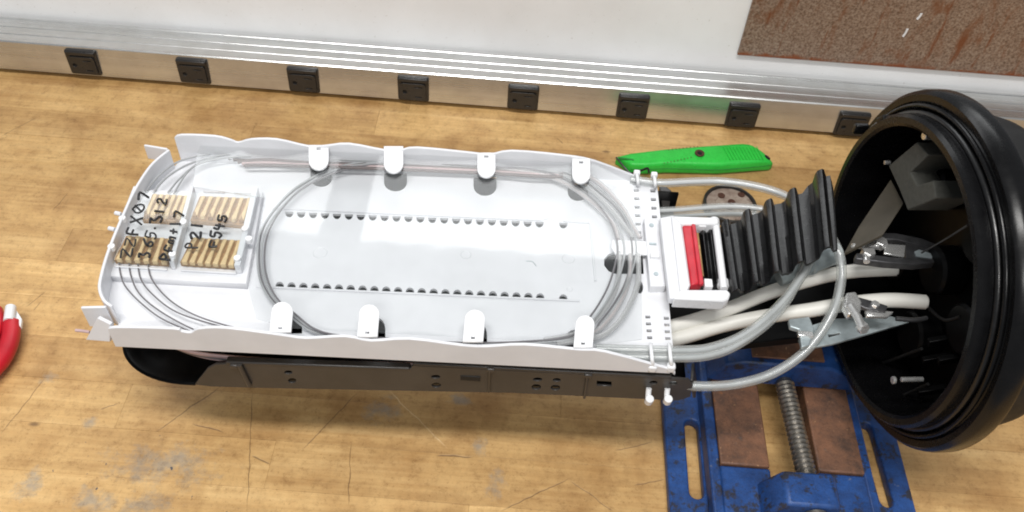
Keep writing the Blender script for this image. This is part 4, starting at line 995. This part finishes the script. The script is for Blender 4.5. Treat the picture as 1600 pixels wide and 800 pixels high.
# ------------------------------------------------------------------ black slack basket under the tray
bk = thing('slack_basket', 'long black plastic basket trough slung below the white tray', 'basket', P(600, 590, 0.10))
YB0, YB1 = nA.y + 0.008, nB.y + 0.004
def front_y(x): t = (x - nA.x) / (nB.x - nA.x); return YB0 + (YB1 - YB0) * t + 0.0
def PF(px, py, off=0.0):
    p = PY(px, py, 0.335)
    for _ in range(5): p = PY(px, py, front_y(p.x) + off)
    return p
xl_ = PF(188, 545).x - 0.018; xr_ = PF(1080, 600).x
yback = 0.505
ZBA, ZBB = PF(250, 600), PF(1000, 618)
def zb_(x): return ZBA.z + (ZBB.z - ZBA.z) * (x - ZBA.x) / (ZBB.x - ZBA.x) + 0.001
# shell: path from right-near, along near side, round left end, along far side
path = []
nst = 40
xc = xl_ + 0.050
for i in range(nst + 1):
    x = xr_ - (xr_ - xc) * i / nst; path.append((x, front_y(x), (0, -1)))
ry = (yback - front_y(xc)) / 2; cy = (yback + front_y(xc)) / 2
rc_ = 0.034; fy0 = front_y(xc)
for i in range(1, 16):
    a = math.pi / 2 * i / 15; path.append((xc - (xc - xl_) * math.sin(a), fy0 + rc_ * (1 - math.cos(a)), (-math.sin(a), -math.cos(a))))
for i in range(1, 10):
    path.append((xl_, fy0 + rc_ + (yback - fy0 - 2 * rc_) * i / 10, (-1, 0)))
for i in range(0, 15):
    a = math.pi / 2 * i / 15; path.append((xc - (xc - xl_) * math.cos(a), yback - rc_ * (1 - math.sin(a)), (-math.cos(a), math.sin(a))))
for i in range(nst + 1):
    x = xc + (xr_ - xc) * i / nst; path.append((x, yback, (0, 1)))
def top_z(i):
    x, y, nn = path[i]
    xa = PF(300, 590).x; xb = PF(350, 570).x
    zhi = PF(500, 577).z - 0.001; zlo = PF(250, 596).z
    if y > cy + 0.02: return 0.126
    if x > xb: return zhi
    if x > xa: t = (x - xa) / (xb - xa); t = t * t * (3 - 2 * t); return zlo + (zhi - zlo) * t
    t = max(0, min(1, (y - front_y(xc) - 0.024) / 0.05)); return zlo + (0.124 - zlo) * t * t * (3 - 2 * t)
v = []; f = []
rows = 6
for i, (x, y, nn) in enumerate(path):
    zt_ = top_z(i); N2 = Vector((nn[0], nn[1], 0)).normalized()
    for k_ in range(rows):
        s = k_ / (rows - 1)
        a = s * math.pi / 2
        if k_ == 0: z = zt_; inn = 0
        else:
            sa_ = (k_ - 1) / (rows - 2); inn = 0.012 * (1 - math.cos(sa_ * math.pi / 2)); z = zb_(x) + 0.009 * (1 - math.sin(sa_ * math.pi / 2)); z = min(z, zt_ - 0.0005 * k_)
        v.append((x - N2.x * inn, y - N2.y * inn, z))
n = len(path)
for i in range(n - 1):
    for k_ in range(rows - 1):
        f.append((i * rows + k_, i * rows + k_ + 1, (i + 1) * rows + k_ + 1, (i + 1) * rows + k_))
# floor strips between mirrored path points
for i in range((n - 1) // 2):
    a, b_, c_, d_ = i, i + 1, n - 2 - i, n - 1 - i
    if b_ == c_: f.append((a * rows + rows - 1, b_ * rows + rows - 1, d_ * rows + rows - 1))
    elif b_ < c_: f.append((a * rows + rows - 1, b_ * rows + rows - 1, c_ * rows + rows - 1, d_ * rows + rows - 1))
o = mesh('trough', v, f, M['inside'], bk); sharp(o, 50)
sm_ = o.modifiers.new('solid', 'SOLIDIFY'); sm_.thickness = 0.0022; sm_.offset = 0
# front panel with real openings, 3 mm proud
def FP(px, py): p = PF(px, py, -0.0042); return (p.x, p.z)
fo = [(318, 584), (326, 574), (338, 568), (360, 567), (640, 577), (645, 570), (1040, 590), (1075, 592), (1082, 600), (1078, 618), (1060, 624), (800, 612), (392, 604), (330, 602), (306, 599), (312, 591)]
hl = []
def FH(px, py, rx, ry): return [FP(px + rx * math.cos(a), py + ry * math.sin(a)) for a in [2 * math.pi * i / 12 for i in range(12)]]
def FR(x0, y0, x1, y1): return [FP(x0, y0), FP(x1, y0 + (x1 - x0) * .06), FP(x1, y1 + (x1 - x0) * .06), FP(x0, y1)]
for a in ((451, 580, 7, 3), (457, 593, 7, 4), (681, 587, 8, 3), (682, 600, 8, 4), (840, 591, 8, 3), (838, 603, 8, 4.5), (870, 592, 7, 3), (868, 604, 8, 4.5), (1021, 596, 7, 3), (1052, 597, 7, 3)): hl.append(FH(*a))
hl.append(FR(932, 593, 956, 601))
vd = Vector((xr_ - xl_, front_y(xr_) - front_y(xl_), 0)).normalized()
pl_ = plate('front_panel', [[FP(*a) for a in fo]] + hl, 0.0018, M['basket'], bk, frame((1, vd.y / vd.x, 0), (0, 0, 1), (0, -1, 0), (0, front_y(0) - 0.0042, 0)), 0.0002)
for a, b_ in (((352, 566), (640, 576)), ((645, 568), (1050, 589))):
    A = PF(*a, -0.0055); B = PF(*b_, -0.0055)
    prism('top_rail', [A, B, B + Vector((0, 0.005, 0)), A + Vector((0, 0.005, 0))], (0, 0, -0.0026), M['basket'], bk, b=0.0008)
for a, b_ in (((374, 570), (390, 602)), ((765, 580), (764, 612)), ((918, 588), (913, 622))):
    A = PF(*a, -0.0062); B = PF(*b_, -0.0062)
    tube('rib', [A, B], 0.0017 if a[0] < 400 else 0.0009, M['basket'], bk, 2, 0)
for (x, y) in ((735, 591),): box('label_recess', PF(x, y, -.0052), (0.013, 0.0008, 0.005), M['black_matte'], bk, b=0.0003)
for (x, y) in ((767, 577), (919, 586), (366, 571)): box('hook', PF(x, y, -.0055), (0.005, 0.003, 0.0035), M['basket'], bk, b=0.0006)
prism('end_tab', [PF(1078, 590) + Vector((0, -.002, 0)), PF(1082, 618) + Vector((0, -.002, 0)), PF(1082, 618) + Vector((0.002, .012, 0)), PF(1078, 590) + Vector((0.002, .012, 0))], (0.002, 0, 0), M['basket'], bk, b=0.0005)
prism('backbone', [P(*a, .100) for a in ((1000, 470), (1050, 440), (1290, 396), (1420, 398), (1430, 500), (1300, 520), (1240, 528), (1150, 538), (1060, 545), (1000, 545))], (0, 0, -0.008), M['inside'], bk, b=0.001)
# black wing behind the far neck
prism('wing', [P(1030, 290, .118), P(1043, 292, .118), P(1050, 298, .118), P(1046, 322, .118), P(1036, 330, .118)], (0, 0, -0.004), M['basket'], bk, b=0.001)
# pink and violet fibres resting in the basket
rg = random.Random(5)
for i, lb in enumerate(('pinkish fibre bundle strand highest in the black basket', 'pinkish fibre strand second from top in black basket', 'violet grey fibre strand third from top in the black basket', 'dark fibre strand fourth from top in the black basket', 'pinkish fibre strand lowest in the black basket')):
    pts = []
    for px, py in ((262, 538), (300, 549 + i), (350, 556 + i * 1.6), (420, 561 + i * 1.4), (520, 565 + i), (640, 568 + i * .6), (760, 572)):
        pts.append(PF(px, py + rg.uniform(-.6, .6), 0.001 + 0.001 * i))
    o = tube('basket_fiber', pts, 0.0011, (M['pink_fiber'], M['pink_fiber'], M['fiber_dark'], M['fiber_dark'], M['pink_fiber'])[i], None, 2)
    tag(o, lb, 'fibre', 'fibres in the black basket')
q = tube('loose_fiber', [P(118, 516, .130), P(128, 517, .130), P(140, 519, .130)], 0.0010, M['pink_fiber'], None, 2)
tag(q, 'short pinkish fibre end poking out at the tray corner on left', 'fibre')
